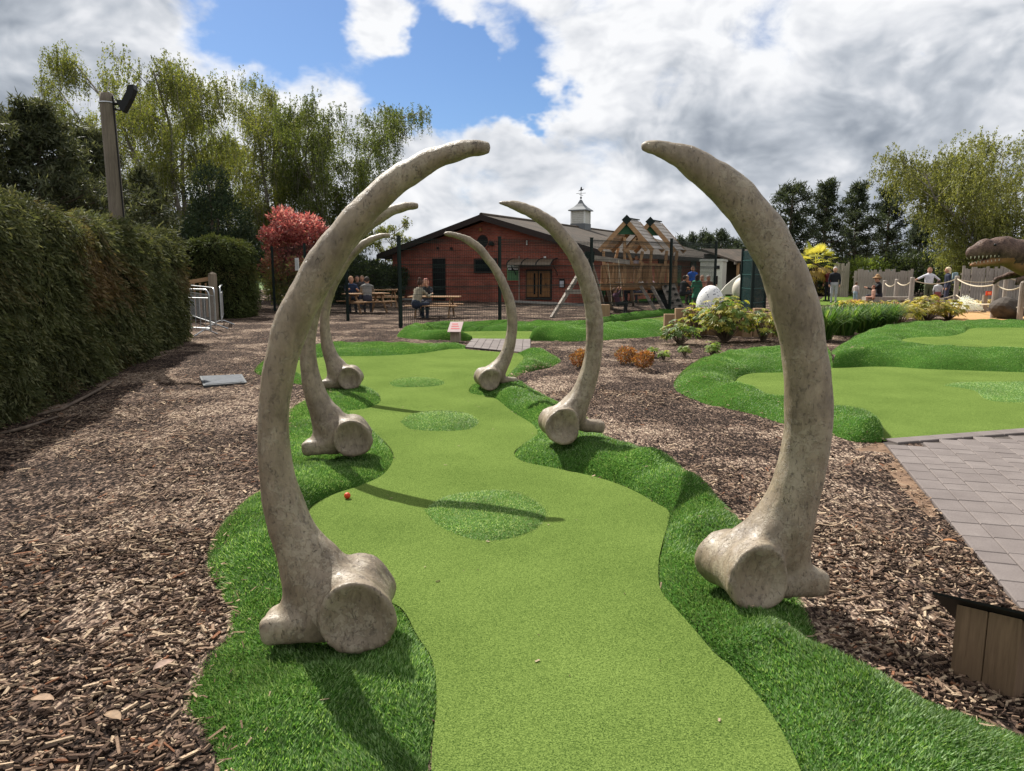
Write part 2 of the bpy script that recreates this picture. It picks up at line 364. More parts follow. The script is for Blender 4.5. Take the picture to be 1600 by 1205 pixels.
# --- curves
def catmull(P, step=.05):
    P = np.array(P, float); out = []
    for i in range(len(P)-1):
        p0 = P[max(i-1, 0)]; p1 = P[i]; p2 = P[i+1]; p3 = P[min(i+2, len(P)-1)]
        n = 6
        for k in range(n):
            t = k/n; out.append(.5*((2*p1)+(-p0+p2)*t+(2*p0-5*p1+4*p2-p3)*t*t+(-p0+3*p1-3*p2+p3)*t**3))
    out.append(P[-1]); return np.array(out)
def inside(pts, poly):
    x, y = pts[:, 0], pts[:, 1]; r = np.zeros(len(pts), bool); n = len(poly); j = n-1
    for i in range(n):
        xi, yi = poly[i][:2]; xj, yj = poly[j][:2]
        if yi != yj:
            c = ((yi > y) != (yj > y)) & (x < (xj-xi)*(y-yi)/(yj-yi)+xi); r ^= c
        j = i
    return r
TURF_POLYS = []
BANKS = []
FIBRE = []
def turf_bank(pairs, parent, H=.12, zin=.012, zout=-.03, ends=(.5, .5), skew=1.0, seed=0, dens=1.0, hs=None):
    """rolled edge of long turf lofted between an inner seam and an outer edge (pixel pairs lying on the ground)"""
    I = catmull([G(*a, zin)[:] if len(a) == 2 else a for a, b in pairs]); O = catmull([G(*b, 0)[:] if len(b) == 2 else b for a, b in pairs])
    n = len(I); m = 13; T = np.linspace(0, 1, m)
    V = np.zeros((n, m, 3)); s = np.linspace(0, 1, n)
    hh = np.interp(s, np.linspace(0, 1, len(hs)), hs) if hs else np.ones(n)
    for i in range(n):
        fade = min(1, ends[0]+s[i]*8, ends[1]+(1-s[i])*8)
        wd_ = np.linalg.norm(O[i]-I[i]); hgt = H*hh[i]*fade*min(1.0, .35+wd_/.55)
        for j, t in enumerate(T):
            p = I[i]*(1-t)+O[i]*t
            pr = math.sin(math.pi*min(1, t**skew))**.75 if 0 < t < 1 else 0
            nz_ = .075*mnoise.noise(Vector((p[0]*2.6, p[1]*2.6, seed+.5)))+.030*mnoise.noise(Vector((p[0]*7, p[1]*7, seed+4.5)))
            V[i, j] = (p[0], p[1], zin*(1-t)+zout*t + hgt*pr + nz_*min(1, 4*t*(1-t))*min(1, .3+hgt/.06))
        V[i, 0, 2] = zin-.012
    # smooth join: clamp the very edge under the mulch
    F = np.array([(i*m+j, (i+1)*m+j, (i+1)*m+j+1, i*m+j+1) for i in range(n-1) for j in range(m-1)])
    me = np_mesh('turf_bank', V, F, smooth=True)
    bm = bmesh.new(); bm.from_mesh(me); bmesh.ops.recalc_face_normals(bm, faces=bm.faces)
    if sum(f.normal.z for f in bm.faces) < 0: bmesh.ops.reverse_faces(bm, faces=bm.faces)
    bm.to_mesh(me); bm.free()
    o = link('turf_bank', me, M_BANK, parent)
    TURF_POLYS.append([tuple(p) for p in I]+[tuple(p) for p in O[::-1]]); BANKS.append(o)
    FIBRE.append((o, V.reshape(-1, 3), F, dens)); return o
def mound(cpx, parent, h=.05, n=40, rings=6, dens=1.0, zb=.012):
    """low island of longer turf; outline given as ground pixels"""
    P = catmull([G(*p, zb)[:] for p in cpx+[cpx[0]]])[:-1]; c = P.mean(0)
    V = [c+np.array([0, 0, h])]; F = []
    k = len(P)
    for r in range(1, rings+1):
        t = r/rings
        for p in P:
            q = c*(1-t)+p*t; V.append((q[0], q[1], zb+.004+h*(1-t**2.2)-(.012 if r == rings else 0)))
    tri = []
    for i in range(k): tri.append((0, 1+i, 1+(i+1) % k, 1+(i+1) % k))
    for r in range(rings-1):
        a, b = 1+r*k, 1+(r+1)*k
        for i in range(k): F.append((a+i, b+i, b+(i+1) % k, a+(i+1) % k))
    mb = MB(); mb.v = [tuple(x) for x in V]; mb.f = [tuple(t_[:3]) for t_ in tri]+F
    o = mb.build('turf_mound', M_ISLE, parent, smooth=True)
    FIBRE.append((o, np.array(V), np.array(tri+F), dens)); return o
# ---- near hole between the bones
Lp = [((690, 2400), (360, 2400)), ((683, 1500), (338, 1500)), ((674, 1200), (333, 1205)), ((682, 1098), (303, 1142)), ((677, 1035), (285, 1098)), ((652, 993), (300, 1040)), ((623, 947), (340, 992)), ((560, 925), (357, 950)), ((510, 880), (342, 915)), ((478, 830), (322, 878)),
      ((483, 796), (338, 832)), ((520, 773), (370, 790)), ((565, 758), (409, 760)), ((600, 740), (425, 710)), ((615, 714), (440, 668)), ((603, 692), (451, 637)), ((575, 668), (470, 624)), ((545, 645), (484, 616))]
Mp = [((535, 642), (500, 626)), ((560, 640), (497, 620)), ((580, 636), (490, 614)), ((595, 625), (483, 609)), ((580, 608), (472, 604)), ((530, 602), (458, 601)), ((490, 593), (440, 596)), ((455, 583), (418, 590)), ((440, 574), (397, 579)), ((450, 566), (410, 568)), ((480, 561), (450, 554)), ((522, 557), (522, 541)), ((600, 556), (596, 538)), ((660, 552), (660, 539)), ((700, 546), (700, 540)), ((727, 545), (727, 541))]
Rp = [((1500, 1900), (2500, 1700)), ((1330, 1420), (2050, 1330)), ((1252, 1205), (1600, 1144)), ((1205, 1115), (1497, 1120)), ((1152, 1050), (1400, 1088)), ((1116, 1020), (1330, 1058)), ((1088, 987), (1289, 1015)), ((1057, 952), (1277, 980)), ((1032, 921), (1262, 945)), ((1029, 879), (1230, 890)), ((1036, 844), (1180, 838)), ((1046, 802), (1130, 795)),
      ((1025, 786), (1085, 757)), ((980, 762), (1050, 732)), ((930, 745), (1015, 712)), ((870, 732), (981, 697)), ((815, 720), (950, 680)), ((805, 704), (930, 660)), ((838, 683), (905, 640)), ((833, 664), (873, 626)), ((800, 643), (835, 612)), ((772, 622), (813, 601)), ((735, 614), (790, 599)), ((735, 604), (775, 597))]
Qp = [((792, 590), (800, 593)), ((795, 585), (819, 585)), ((805, 575), (842, 577)), ((814, 566), (869, 569)), ((818, 560), (876, 561)), ((815, 555), (860, 553)), ((808, 552), (832, 550))]
gap = lambda prs: [G(*a, .016)[:] for a, b in prs]
outl = np.concatenate([catmull(gap(Lp)), catmull(gap(Mp)), np.array([G(735, 546.5, .016)[:], G(800, 551.5, .016)[:]]), catmull(gap(Qp[::-1])), catmull(gap(Rp[::-1]))])
green1 = sheet('putting_green', [tuple(p) for p in outl], .016, M_FAIR); green1['label'] = 'long winding putting green running under the bone arches'
TURF_POLYS.append([tuple(p) for p in outl])
turf_bank(Lp, green1, H=.16, seed=1, dens=1.0, hs=[.7, .8, .9, .7, .35, .22, .5, 1.15, 1.2, .8, .55, .3, .35, .5, .4])
turf_bank(Mp, green1, H=.14, seed=2, hs=[.4, .5, .6, .6, .6, .8, .9, 1, 1, 1, .9, .6, .3])
turf_bank(Rp, green1, H=.19, seed=3, hs=[.6, .6, .7, .75, .7, .5, .3, .22, .5, .9, 1.05, 1, .85, .7, .4, .35, .6, .8, .5, .25])
turf_bank(Qp, green1, H=.09, seed=4)
mound([(655, 798), (690, 776), (750, 766), (810, 768), (858, 795), (850, 825), (800, 846), (740, 848), (680, 825)], green1, .035)
mound([(622, 660), (640, 648), (690, 643), (735, 648), (751, 660), (735, 672), (690, 675), (640, 672)], green1, .06)
mound([(605, 599), (620, 593), (655, 591), (690, 594), (697, 599), (685, 604), (645, 606), (615, 605)], green1, .05)
# ---- right-hand hole: lower green, upper green
Np_ = [((1380, 689), (1376, 692)), ((1377, 670), (1332, 693)), ((1361, 658), (1300, 684)), ((1328, 648), (1270, 677)), ((1299, 640), (1240, 669)), ((1223, 629), (1195, 653)), ((1179, 615), (1130, 636)), ((1154, 604), (1075, 618)), ((1150, 596), (1054, 604)), ((1158, 588), (1056, 590)), ((1179, 583), (1078, 571)), ((1223, 582), (1130, 553)), ((1260, 578), (1205, 545)), ((1303, 575), (1290, 540))]
Aout = catmull([G(*a, .016)[:] for a, b in Np_])
Atop = catmull([G(1303, 575, .016)[:], G(1382, 573, .016)[:], G(1455, 577, .016)[:], G(1600, 582, .016)[:], G(1800, 590, .016)[:], G(2100, 600, .016)[:]])
pave_a = G(1380, 690); pave_b = G(1600, 673)
far_ = pave_a + (pave_b-pave_a)*3.2
polyA = [tuple(p) for p in Aout]+[tuple(p) for p in Atop[1:]]+[(far_.x, far_.y, .016)]
greenA = sheet('putting_green', polyA, .016, M_FAIR); greenA['label'] = 'lower putting green beside the grey block paving'
TURF_POLYS.append(polyA)
turf_bank(Np_, greenA, H=.20, seed=5, hs=[.75, .95, .9, .8, .8, .8, .8, .9, 1, 1, 1, 1, 1])
mound([(1464, 602), (1491, 597), (1560, 596), (1640, 597), (1660, 620), (1600, 632), (1542, 628), (1517, 611)], greenA, .012)
def Gt(p, z): return G(p[0], p[1], z)[:]
ZB = .20
Bseam = [(1440, 541), (1415, 535), (1411, 530), (1437, 527), (1484, 525), (1506, 520), (1522, 513), (1600, 512), (1750, 512)]
Blow = [(1440, 541), (1491, 546), (1600, 550), (1800, 556)]
polyB = [Gt(p, ZB) for p in Bseam]; polyB = [tuple(p) for p in catmull(polyB)]+[tuple(p) for p in catmull([Gt(p, ZB) for p in Blow])[::-1]]
greenB = sheet('putting_green', polyB, ZB, M_FAIR); greenB['label'] = 'upper raised putting green behind the lower one'
Ob = [(1300, 556), (1300, 546), (1328, 531), (1375, 515), (1425, 508), (1480, 506), (1530, 505), (1620, 506), (1750, 507)]
turf_bank([(Gt(a, ZB-.004), G(*b, .0)[:]) for a, b in zip(Bseam, Ob)], greenB, H=.20, zin=ZB-.004, zout=-.03, seed=6, hs=[.5, .7, .9, 1, 1, .85, .7, .7, .7])
turf_bank([(Gt(a, .012), Gt(b, ZB-.004)) for a, b in zip([(1300, 575.5), (1382, 573.5), (1455, 577.5), (1600, 582.5), (1800, 590.5)], [(1310, 552), (1440, 541), (1491, 546), (1600, 550), (1800, 556)])], greenB, H=.17, zin=.012, zout=ZB-.004, seed=7)
TURF_POLYS.append([tuple(G(*p)) for p in [(1300, 560)]+Ob+[(1800, 560)]])
# ---- far hole
h3 = [(672, 523), (720, 518.5), (790, 517.5), (850, 517.5), (914, 513), (943, 509), (983, 502), (1037, 495), (1060, 492), (1060, 500), (1037, 504), (983, 510), (943, 514), (914, 518), (844, 524), (826, 530), (738, 530), (690, 527)]
poly3 = catmull([G(*p, .016)[:] for p in h3+[h3[0]]])
green3 = sheet('putting_green', [tuple(p) for p in poly3], .016, M_FAIR); green3['label'] = 'far putting green in front of the wire fence'
TURF_POLYS.append([tuple(p) for p in poly3])
turf_bank([((738, 529.5), (736, 532)), ((700, 528), (700, 532)), ((672, 524), (650, 531)), ((668, 521), (620, 523)), ((690, 518), (650, 514)), ((720, 517), (706, 509)), ((790, 517), (791, 509)), ((850, 516), (850, 510)), ((914, 512), (914, 508)), ((950, 506), (950, 501)), ((983, 500), (985, 496)), ((1037, 493), (1037, 489)), ((1060, 491), (1060, 487))], green3, H=.20, seed=8)
turf_bank([((827, 529), (829, 531)), ((844, 524.5), (860, 531.5)), ((870, 521), (890, 531.5)), ((914, 518.5), (914, 531)), ((943, 515), (943, 530)), ((983, 511), (980, 528)), ((1037, 505), (1040, 525))], green3, H=.26, seed=9)
# ---- turf fibres, real blades
def sample(V, F, n):
    A = V[F[:, 0]]; B = V[F[:, 1]]; Cc = V[F[:, 2]]; D = V[F[:, 3]]
    a1 = np.linalg.norm(np.cross(B-A, Cc-A), axis=1)/2; a2 = np.linalg.norm(np.cross(Cc-A, D-A), axis=1)/2
    ar = np.concatenate([a1, a2]); T = np.concatenate([np.stack([A, B, Cc], 1), np.stack([A, Cc, D], 1)])
    k = RNG.choice(len(ar), n, p=ar/ar.sum()); u, v_ = RNG.random(n), RNG.random(n); fl = u+v_ > 1; u[fl] = 1-u[fl]; v_[fl] = 1-v_[fl]
    t = T[k]; P = t[:, 0]+(t[:, 1]-t[:, 0])*u[:, None]+(t[:, 2]-t[:, 0])*v_[:, None]
    Nn = np.cross(t[:, 1]-t[:, 0], t[:, 2]-t[:, 0]); Nn /= np.maximum(np.linalg.norm(Nn, axis=1), 1e-9)[:, None]; Nn[Nn[:, 2] < 0] *= -1
    return P, Nn, ar.sum()
def blades(P, Nn, hgt, wid, lean, cols):
    n = len(P); az = RNG.random(n)*2*np.pi
    flow = vnoise(P[:, 0]*2.2, P[:, 1]*2.2, 2)*3.5
    ld = np.stack([np.cos(flow), np.sin(flow), np.zeros(n)], 1)*.62+np.stack([np.cos(az), np.sin(az), np.zeros(n)], 1)*lean
    side = np.stack([np.cos(az+1.57), np.sin(az+1.57), np.zeros(n)], 1)
    h_ = hgt*(.65+.7*RNG.random(n))[:, None]; w_ = wid*(.7+.6*RNG.random(n))[:, None]
    up = Nn*.8+np.array([0, 0, .35])+ld; up /= np.linalg.norm(up, axis=1)[:, None]
    tip = P+up*h_; tip2 = P+up*h_*.55-ld*h_*.10
    V = np.stack([P-side*w_, P+side*w_, tip], 1)
    F = np.arange(n*3).reshape(-1, 3)
    return V.reshape(-1, 3), F, np.repeat(cols, 3, 0)
for o, V, F, dn in FIBRE:
    _, _, area = sample(V, F, 10)
    cand, nn_, _ = sample(V, F, int(area*31000))
    d = np.maximum(1.6, np.hypot(cand[:, 0], cand[:, 1]))
    keep = RNG.random(len(cand)) < np.minimum(1, (2.5/d)**1.15)
    keep &= (cand[:, 1] > 1.1) & (np.abs(cand[:, 0]) < cand[:, 1]*.85+1.0)
    P, nn_, d = cand[keep], nn_[keep], d[keep]
    if len(P) < 20: continue
    k = np.clip(d/3.2, 1, 3.2)[:, None]
    t = RNG.random(len(P))[:, None]
    cols = np.where(t < .32, (.060, .140, .025), np.where(t < .66, (.108, .215, .046), (.24, .36, .14)))*(.75+.5*RNG.random((len(P), 1)))
    cols = cols*(1+.30*vnoise(P[:, 0]*3.1, P[:, 1]*3.1, 8)+.18*vnoise(P[:, 0]*9, P[:, 1]*9, 9))[:, None]
    ishort = .6 if o.name.startswith('turf_mound') else 1.0
    if ishort < 1: cols = cols*np.array([1.75, 1.45, 1.95])
    V2, F2, c2 = blades(P, nn_, .018*ishort, .0027, .85, cols)
    f = link('turf_fibres', np_mesh('turf_fibres', V2, F2, c2), M_FIBRE, o); f['kind'] = 'stuff'
# ---- block paving
def paver_mesh(name, l, w, h=.05, c=.006):
    bm = bmesh.new(); bmesh.ops.create_cube(bm, size=1.0)
    bmesh.ops.scale(bm, vec=(w, l, h), verts=bm.verts)
    top = [e_ for e_ in bm.edges if all(v.co.z > 0 for v in e_.verts)]
    bmesh.ops.bevel(bm, geom=top, offset=c, segments=1, affect='EDGES')
    me = bpy.data.meshes.new(name); bm.to_mesh(me); bm.free(); return me
def paver_material():
    m, t, b, o = base_mat('concrete_paver'); v = coords(t, 'Object'); oi = t.nodes.new('ShaderNodeObjectInfo')
    vv = nd(t, 'ShaderNodeVectorMath', operation='ADD'); t.links.new(v, vv.inputs[0]); t.links.new(oi.outputs['Location'], vv.inputs[1])
    f = noise_(t, vv.outputs[0], 160, 4, .7); g = noise_(t, vv.outputs[0], 5, 5, .6)
    k = mth(t, 'ADD', mth(t, 'ADD', mth(t, 'MULTIPLY', f, .4), mth(t, 'MULTIPLY', g, .35)), mth(t, 'MULTIPLY_ADD', oi.outputs['Random'], .10, .06))
    t.links.new(ramp(t, k, [(.3, (.108, .090, .084)), (.5, (.156, .133, .124)), (.72, (.225, .196, .182))]), b.inputs['Base Color']); b.inputs['Roughness'].default_value = .85
    bump(t, b, f, .35, .003); return m
M_PAV = paver_material(); M_SAND = simple('sand_bed', (.23, .145, .09), (.09, .055, .035), 5, .9, .5, fine=90)
M_JOINT = simple('joint_sand', (.10, .085, .075), (.05, .04, .035), 8, .95)
eA, eB = G(1379, 692), G(1600, 965)
ud = (eA-eB).normalized(); vd = Vector((ud.y, -ud.x, 0))
base_poly = [eB-ud*2.2, eA, eA+(pave_b-pave_a).normalized()*3.4, eB-ud*2.2+vd*3.0]
pav = sheet('paving', [(p.x, p.y) for p in base_poly], .006, M_JOINT); pav['label'] = 'grey concrete block path beside the lower putting green'
TURF_POLYS.append([tuple(p) for p in base_poly])
pm = [paver_mesh('paver', .236, .155), paver_mesh('paver', .156, .155)]
ang = math.atan2(-ud.x, ud.y); rp = random.Random(4); cnt = 0
tdir = (pave_b-pave_a).normalized()
for cI in range(20):
    off = cI*.16+.08; s = -1.2 - rp.random()*.2
    while True:
        k = 0 if rp.random() < .8 else 1; l = .24 if k == 0 else .16
        p = eB+ud*(s+l/2)+vd*off; s += l
        # stop at the green's edge
        e_ = (p-pave_a); side_ = tdir.x*e_.y-tdir.y*e_.x
        if side_ > -.5*l-.10: break
        if p.x/max(p.y, .1) > 1.22 or p.y < 1.9 or cnt >= 285: continue
        q = link('paver', pm[k], M_PAV if not pm[k].materials else None, pav); q.location = (p.x, p.y, .002+rp.uniform(-.0015, .0015)); q.rotation_euler = (rp.uniform(-.006, .006), rp.uniform(-.006, .006), ang); cnt += 1
# a row of cut blocks finishes the edge against the green
for i in range(14):
    p = pave_a+tdir*(.13+i*.24)-Vector((-tdir.y, tdir.x, 0))*.078
    q = link('paver', pm[0], None, pav); q.location = (p.x, p.y, .0022); q.rotation_euler = (0, 0, math.atan2(-tdir.x, tdir.y))
# bare sand by the corner of the path
sd = [G(*p) for p in [(1290, 690), (1376, 692), (1400, 718), (1440, 765), (1462, 800), (1448, 806), (1415, 770), (1385, 735), (1350, 708)]]
sb = sheet('sand_patch', [tuple(p)[:2] for p in catmull([p[:] for p in sd+[sd[0]]])[:-1]], .003, M_SAND); sb['label'] = 'bare orange sand at the corner of the block path'
# small paved link between the two holes
c0, c1, c2, c3 = G(738, 530), G(829, 531), G(829, 553), G(727, 543.5)
pv2 = sheet('paving', [tuple(p)[:2] for p in (c0, c1, c2, c3)], .006, M_JOINT); pv2['label'] = 'small paved link of grey blocks between two greens'
TURF_POLYS.append([tuple(p) for p in (c0, c1, c2, c3)])
nu, nv = 8, 5
for i in range(nu):
    for j in range(nv):
        def bl(u, v): return (c0*(1-u)+c1*u)*(1-v)+(c3*(1-u)+c2*u)*v
        g_ = .03; u0, u1, v0, v1 = (i+g_)/nu, (i+1-g_)/nu, (j+g_*.5)/nv, (j+1-g_*.5)/nv
        mb = MB(); q = [bl(u0, v0), bl(u1, v0), bl(u1, v1), bl(u0, v1)]; z = .016+.004*rp.random()
        mb.add([(p.x, p.y, 0) for p in q]+[(p.x, p.y, z) for p in q], [(0, 1, 2, 3), (4, 5, 6, 7), (0, 1, 5, 4), (1, 2, 6, 5), (2, 3, 7, 6), (3, 0, 4, 7)])
        mb.build('paver', M_PAV, pv2)
# ---- wood chips lying on the mulch (uncountable)
def chips(n, r0, r1, flat, size):
    th = RNG.uniform(-.98, .98, n); u = RNG.random(n); pw = .75
    r = (r0**pw+u*(r1**pw-r0**pw))**(1/pw)
    P = np.stack([r*np.sin(th), r*np.cos(th)], 1)
    bad = np.zeros(n, bool)
    for pl in TURF_POLYS: bad |= inside(P, pl)
    cl = vnoise(P[:, 0]*.8, P[:, 1]*.8, 5)+.5*vnoise(P[:, 0]*2.3, P[:, 1]*2.3, 1)
    # keep some trodden, finer patches
    bad |= (cl < -.1) & (RNG.random(n) < .72); bad |= (cl < .25) & (RNG.random(n) < .25)
    P = P[~bad]; cl = cl[~bad]; n = len(P); az = RNG.random(n)*np.pi
    az = np.where(RNG.random(n) < .4, .5+RNG.normal(0, .5, n), az)
    ln = size*np.exp(RNG.normal(0, .62, n)); ln = np.clip(ln, .006, .095); wd_ = np.clip(ln*RNG.uniform(.10, .42, n), .003, .0125); th_ = np.clip(wd_*RNG.uniform(.2, .5, n), .0012, .004)
    z = mz(P[:, 0], P[:, 1])+RNG.uniform(.002, .014, n)
    ax = np.stack([np.cos(az), np.sin(az), RNG.normal(0, .22, n)], 1); ax /= np.linalg.norm(ax, axis=1)[:, None]
    sd_ = np.cross(np.array([0, 0, 1.0]), ax); sd_ /= np.linalg.norm(sd_, axis=1)[:, None]; sd_[:, 2] += RNG.normal(0, .35, n)
    sd_ /= np.linalg.norm(sd_, axis=1)[:, None]; nn = np.cross(ax, sd_)
    c = np.concatenate([P, z[:, None]], 1); A = ax*ln[:, None]/2; B = sd_*wd_[:, None]/2; N_ = nn*th_[:, None]
    sk = RNG.uniform(-.5, .5, (n, 1)); tp = RNG.uniform(.45, 1, (n, 1))
    top = np.stack([c-A-B*tp+N_, c+A+A*sk*.25-B+N_, c+A+B*tp+N_, c-A-A*sk*.25+B+N_], 1)
    t = RNG.random((n, 1))
    pal = np.where(t < .30, (.036, .025, .020), np.where(t < .54, (.10, .068, .051), np.where(t < .80, (.22, .155, .112), np.where(t < .965, (.40, .31, .22), (.20, .10, .06)))))
    cols = pal*(.75+.5*RNG.random((n, 1)))
    if flat:
        return top.reshape(-1, 3), np.arange(4*n).reshape(-1, 4), np.repeat(cols, 4, 0)
    bot = top-2.2*N_[:, None, :]
    V = np.concatenate([top, bot], 1)
    f0 = np.array([(0, 1, 2, 3), (0, 4, 5, 1), (1, 5, 6, 2), (2, 6, 7, 3), (3, 7, 4, 0)])
    F = (f0[None]+8*np.arange(n)[:, None, None]).reshape(-1, 4)
    return V.reshape(-1, 3), F, np.repeat(cols, 8, 0)
for a in ((66000, 1.7, 4.6, False, .019), (100000, 4.3, 9.5, True, .025), (60000, 9.0, 18.0, True, .036), (26000, 17.0, 34.0, True, .055)):
    V, F, c = chips(*a); tag(link('wood_chips', np_mesh('wood_chips', V, F, c), M_CHIP, mulch), kind='stuff')

# chips kicked on to the turf: thick along the outer edge of the banks, sparse elsewhere
def spill(V, F, n, edge):
    cand, nn_, _ = sample(V, F, n*(14 if edge else 1))
    if edge:
        m_ = 13; O = V.reshape(-1, m_, 3)[:, -1, :2]; d = np.full(len(cand), 9.0)
        for p in O: d = np.minimum(d, np.hypot(cand[:, 0]-p[0], cand[:, 1]-p[1]))
        k = RNG.random(len(cand)) < np.exp(-d/.045); cand = cand[k][:n]
    cand = cand[(cand[:, 1] > 1.3) & (cand[:, 1] < 12)]; k = len(cand); az = RNG.random(k)*6.28; ln = np.clip(.021*np.exp(RNG.normal(0, .5, k)), .008, .06)[:, None]; w_ = ln*RNG.uniform(.12, .35, (k, 1))
    a = np.stack([np.cos(az), np.sin(az), RNG.normal(0, .25, k)], 1)*ln/2; b = np.stack([-np.sin(az), np.cos(az), RNG.normal(0, .3, k)], 1)*w_/2; c = cand+np.array([0, 0, 1])*RNG.uniform(.010, .022, (k, 1))
    t = RNG.random((k, 1)); cols = np.where(t < .3, (.07, .048, .035), np.where(t < .7, (.18, .125, .085), (.36, .28, .19)))
    return np.stack([c-a-b, c+a-b*.6, c+a+b*.7, c-a+b], 1).reshape(-1, 3), np.arange(4*k).reshape(-1, 4), np.repeat(cols, 4, 0)
sp_l = [spill(V, F, 900, True) for o, V, F, d in FIBRE if o.name.startswith('turf_bank')]+[spill(V, F, 45, False) for o, V, F, d in FIBRE if o.name.startswith('turf_bank')]
fp = np.array(outl); fp = np.stack([np.array(fp)], 0)
xy = np.stack([RNG.uniform(-2, 2, 900), RNG.uniform(1.5, 12, 900)], 1); xy = xy[inside(xy, [tuple(p) for p in outl])][:70]; k = len(xy); az = RNG.random(k)*6.28; ln = RNG.uniform(.003, .012, (k, 1)); c = np.concatenate([xy, np.full((k, 1), .021)], 1); a = np.stack([np.cos(az), np.sin(az), 0*az], 1)*ln; b = np.stack([-np.sin(az), np.cos(az), 0*az], 1)*ln*.4
sp_l.append((np.stack([c-a-b, c+a-b, c+a+b, c-a+b], 1).reshape(-1, 3), np.arange(4*k).reshape(-1, 4), np.repeat(np.where(RNG.random((k, 1)) < .5, (.06, .04, .03), (.35, .28, .2)), 4, 0)))
Vs, Fs, Cs, bb = [], [], [], 0
for v, f, c_ in sp_l: Vs.append(v); Fs.append(f+bb); Cs.append(c_); bb += len(v)
tag(link('stray_chips', np_mesh('stray_chips', np.concatenate(Vs), np.concatenate(Fs), np.concatenate(Cs)), M_CHIP, mulch), kind='stuff')
# fallen leaves on the mulch
def dry_leaf(label, px, py, l, rz, c):
    g = G(px, py, .02); n = 7; V = []; 
    for i in range(n):
        u = i/(n-1); w_ = l*.26*math.sin(math.pi*min(1, u*.92+.04))**.8; z = .008*math.sin(u*3)+.004; V += [(-w_, (u-.5)*l, z+.006), (0, (u-.5)*l, z), (w_, (u-.5)*l, z+.007)]
    F = [(i*3+j, i*3+j+1, i*3+j+4, i*3+j+3) for i in range(n-1) for j in (0, 1)]
    mb = MB(); mb.v = V; mb.f = F; o = mb.build('fallen_leaf', simple('dry_leaf_%d' % len(MATS), c, tuple(x*.6 for x in c), 30, .7, .3), None, smooth=True); o.location = (g.x, g.y, float(mz(g.x, g.y))+.032); o.rotation_euler = (-.05, .05, rz); return tag(o, label, 'leaf', 'fallen leaves on the mulch')
dry_leaf('pale pinkish fallen leaf lying on bare dark mulch beside the turf', 256, 1043, .085, -.5, (.30, .20, .15))
dry_leaf('brown fallen leaf among coarse chips beside the turf bank corner', 176, 1122, .08, 1.1, (.26, .17, .10))
dry_leaf('small orange fallen leaf on the mulch near the block path', 1484, 852, .07, 1.3, (.34, .15, .06))
dry_leaf('tan fallen leaf near the foremost part of the mulch', 66, 1097, .085, 1.5, (.28, .18, .11))
# ================================================================== giant rib bones
def bone_material():
    m, t, b, o = base_mat('weathered_bone'); v = coords(t, 'Object'); vs_ = coords(t, 'Object', (1, 1, .42)); oi = t.nodes.new('ShaderNodeObjectInfo')
    off = nd(t, 'ShaderNodeVectorMath', operation='ADD'); t.links.new(v, off.inputs[0]); t.links.new(oi.outputs['Location'], off.inputs[1])
    o2 = nd(t, 'ShaderNodeVectorMath', operation='ADD'); t.links.new(vs_, o2.inputs[0]); t.links.new(oi.outputs['Location'], o2.inputs[1])
    big = noise_(t, off.outputs[0], 4.5, 5, .6); fine = noise_(t, off.outputs[0], 60, 5, .65); streak = noise_(t, o2.outputs[0], 26, 5, .65, .6)
    base = ramp(t, mth(t, 'ADD', mth(t, 'MULTIPLY', big, .55), mth(t, 'MULTIPLY', streak, .45)), [(.34, (.098, .072, .047)), (.45, (.176, .135, .090)), (.56, (.248, .194, .131)), (.68, (.345, .280, .193))])
    # flaked paint: pale hard-edged patches in bands
    fl = mth(t, 'ADD', mth(t, 'MULTIPLY', noise_(t, off.outputs[0], 26, 10, .68, .4), .72), mth(t, 'MULTIPLY', big, .28))
    zone = maprange(t, noise_(t, off.outputs[0], 2.2, 3, .5), .42, .6, -.05, .05)
    flake = maprange(t, mth(t, 'ADD', fl, zone), .545, .56)
    base = mixc(t, mth(t, 'MULTIPLY', flake, .45), base, ramp(t, fine, [(.3, (.24, .20, .14)), (.7, (.36, .31, .225))]))
    dk = maprange(t, noise_(t, off.outputs[0], 24, 9, .70, .4), .595, .62); base = mixc(t, mth(t, 'MULTIPLY', dk, .45), base, (.045, .033, .023))
    # pitted cracks
    vo = nd(t, 'ShaderNodeTexVoronoi', feature='DISTANCE_TO_EDGE', i_Scale=9.0); wv_ = noise_(t, o2.outputs[0], 9, 4)
    wm = nd(t, 'ShaderNodeVectorMath', operation='MULTIPLY_ADD'); t.links.new(o2.outputs[0], wm.inputs[2]); n4 = nd(t, 'ShaderNodeTexNoise', i_Scale=7.0, i_Detail=4.0); t.links.new(o2.outputs[0], n4.inputs['Vector']); t.links.new(n4.outputs['Color'], wm.inputs[0]); wm.inputs[1].default_value = (.3, .3, .3); t.links.new(wm.outputs[0], vo.inputs['Vector'])
    crack = mth(t, 'MULTIPLY', mth(t, 'SUBTRACT', 1.0, maprange(t, vo.outputs['Distance'], .0, .014)), maprange(t, noise_(t, off.outputs[0], 16, 3), .56, .66))
    pit = maprange(t, noise_(t, o2.outputs[0], 75, 4, .65), .60, .68)
    hole = mth(t, 'MAXIMUM', crack, mth(t, 'MULTIPLY', pit, .6))
    t.links.new(mixc(t, mth(t, 'MULTIPLY', hole, .8), base, (.045, .034, .026)), b.inputs['Base Color'])
    b.inputs['Specular IOR Level'].default_value = .5
    t.links.new(maprange(t, fine, .3, .7, .42, .68), b.inputs['Roughness'])
    b.inputs['Coat Weight'].default_value = .07; b.inputs['Coat Roughness'].default_value = .3
    h = mth(t, 'SUBTRACT', mth(t, 'ADD', mth(t, 'MULTIPLY', streak, .6), mth(t, 'ADD', mth(t, 'MULTIPLY', flake, .18), mth(t, 'MULTIPLY', fine, .30))), mth(t, 'MULTIPLY', hole, .5))
    bump(t, b, h, .75, .010)
    return m
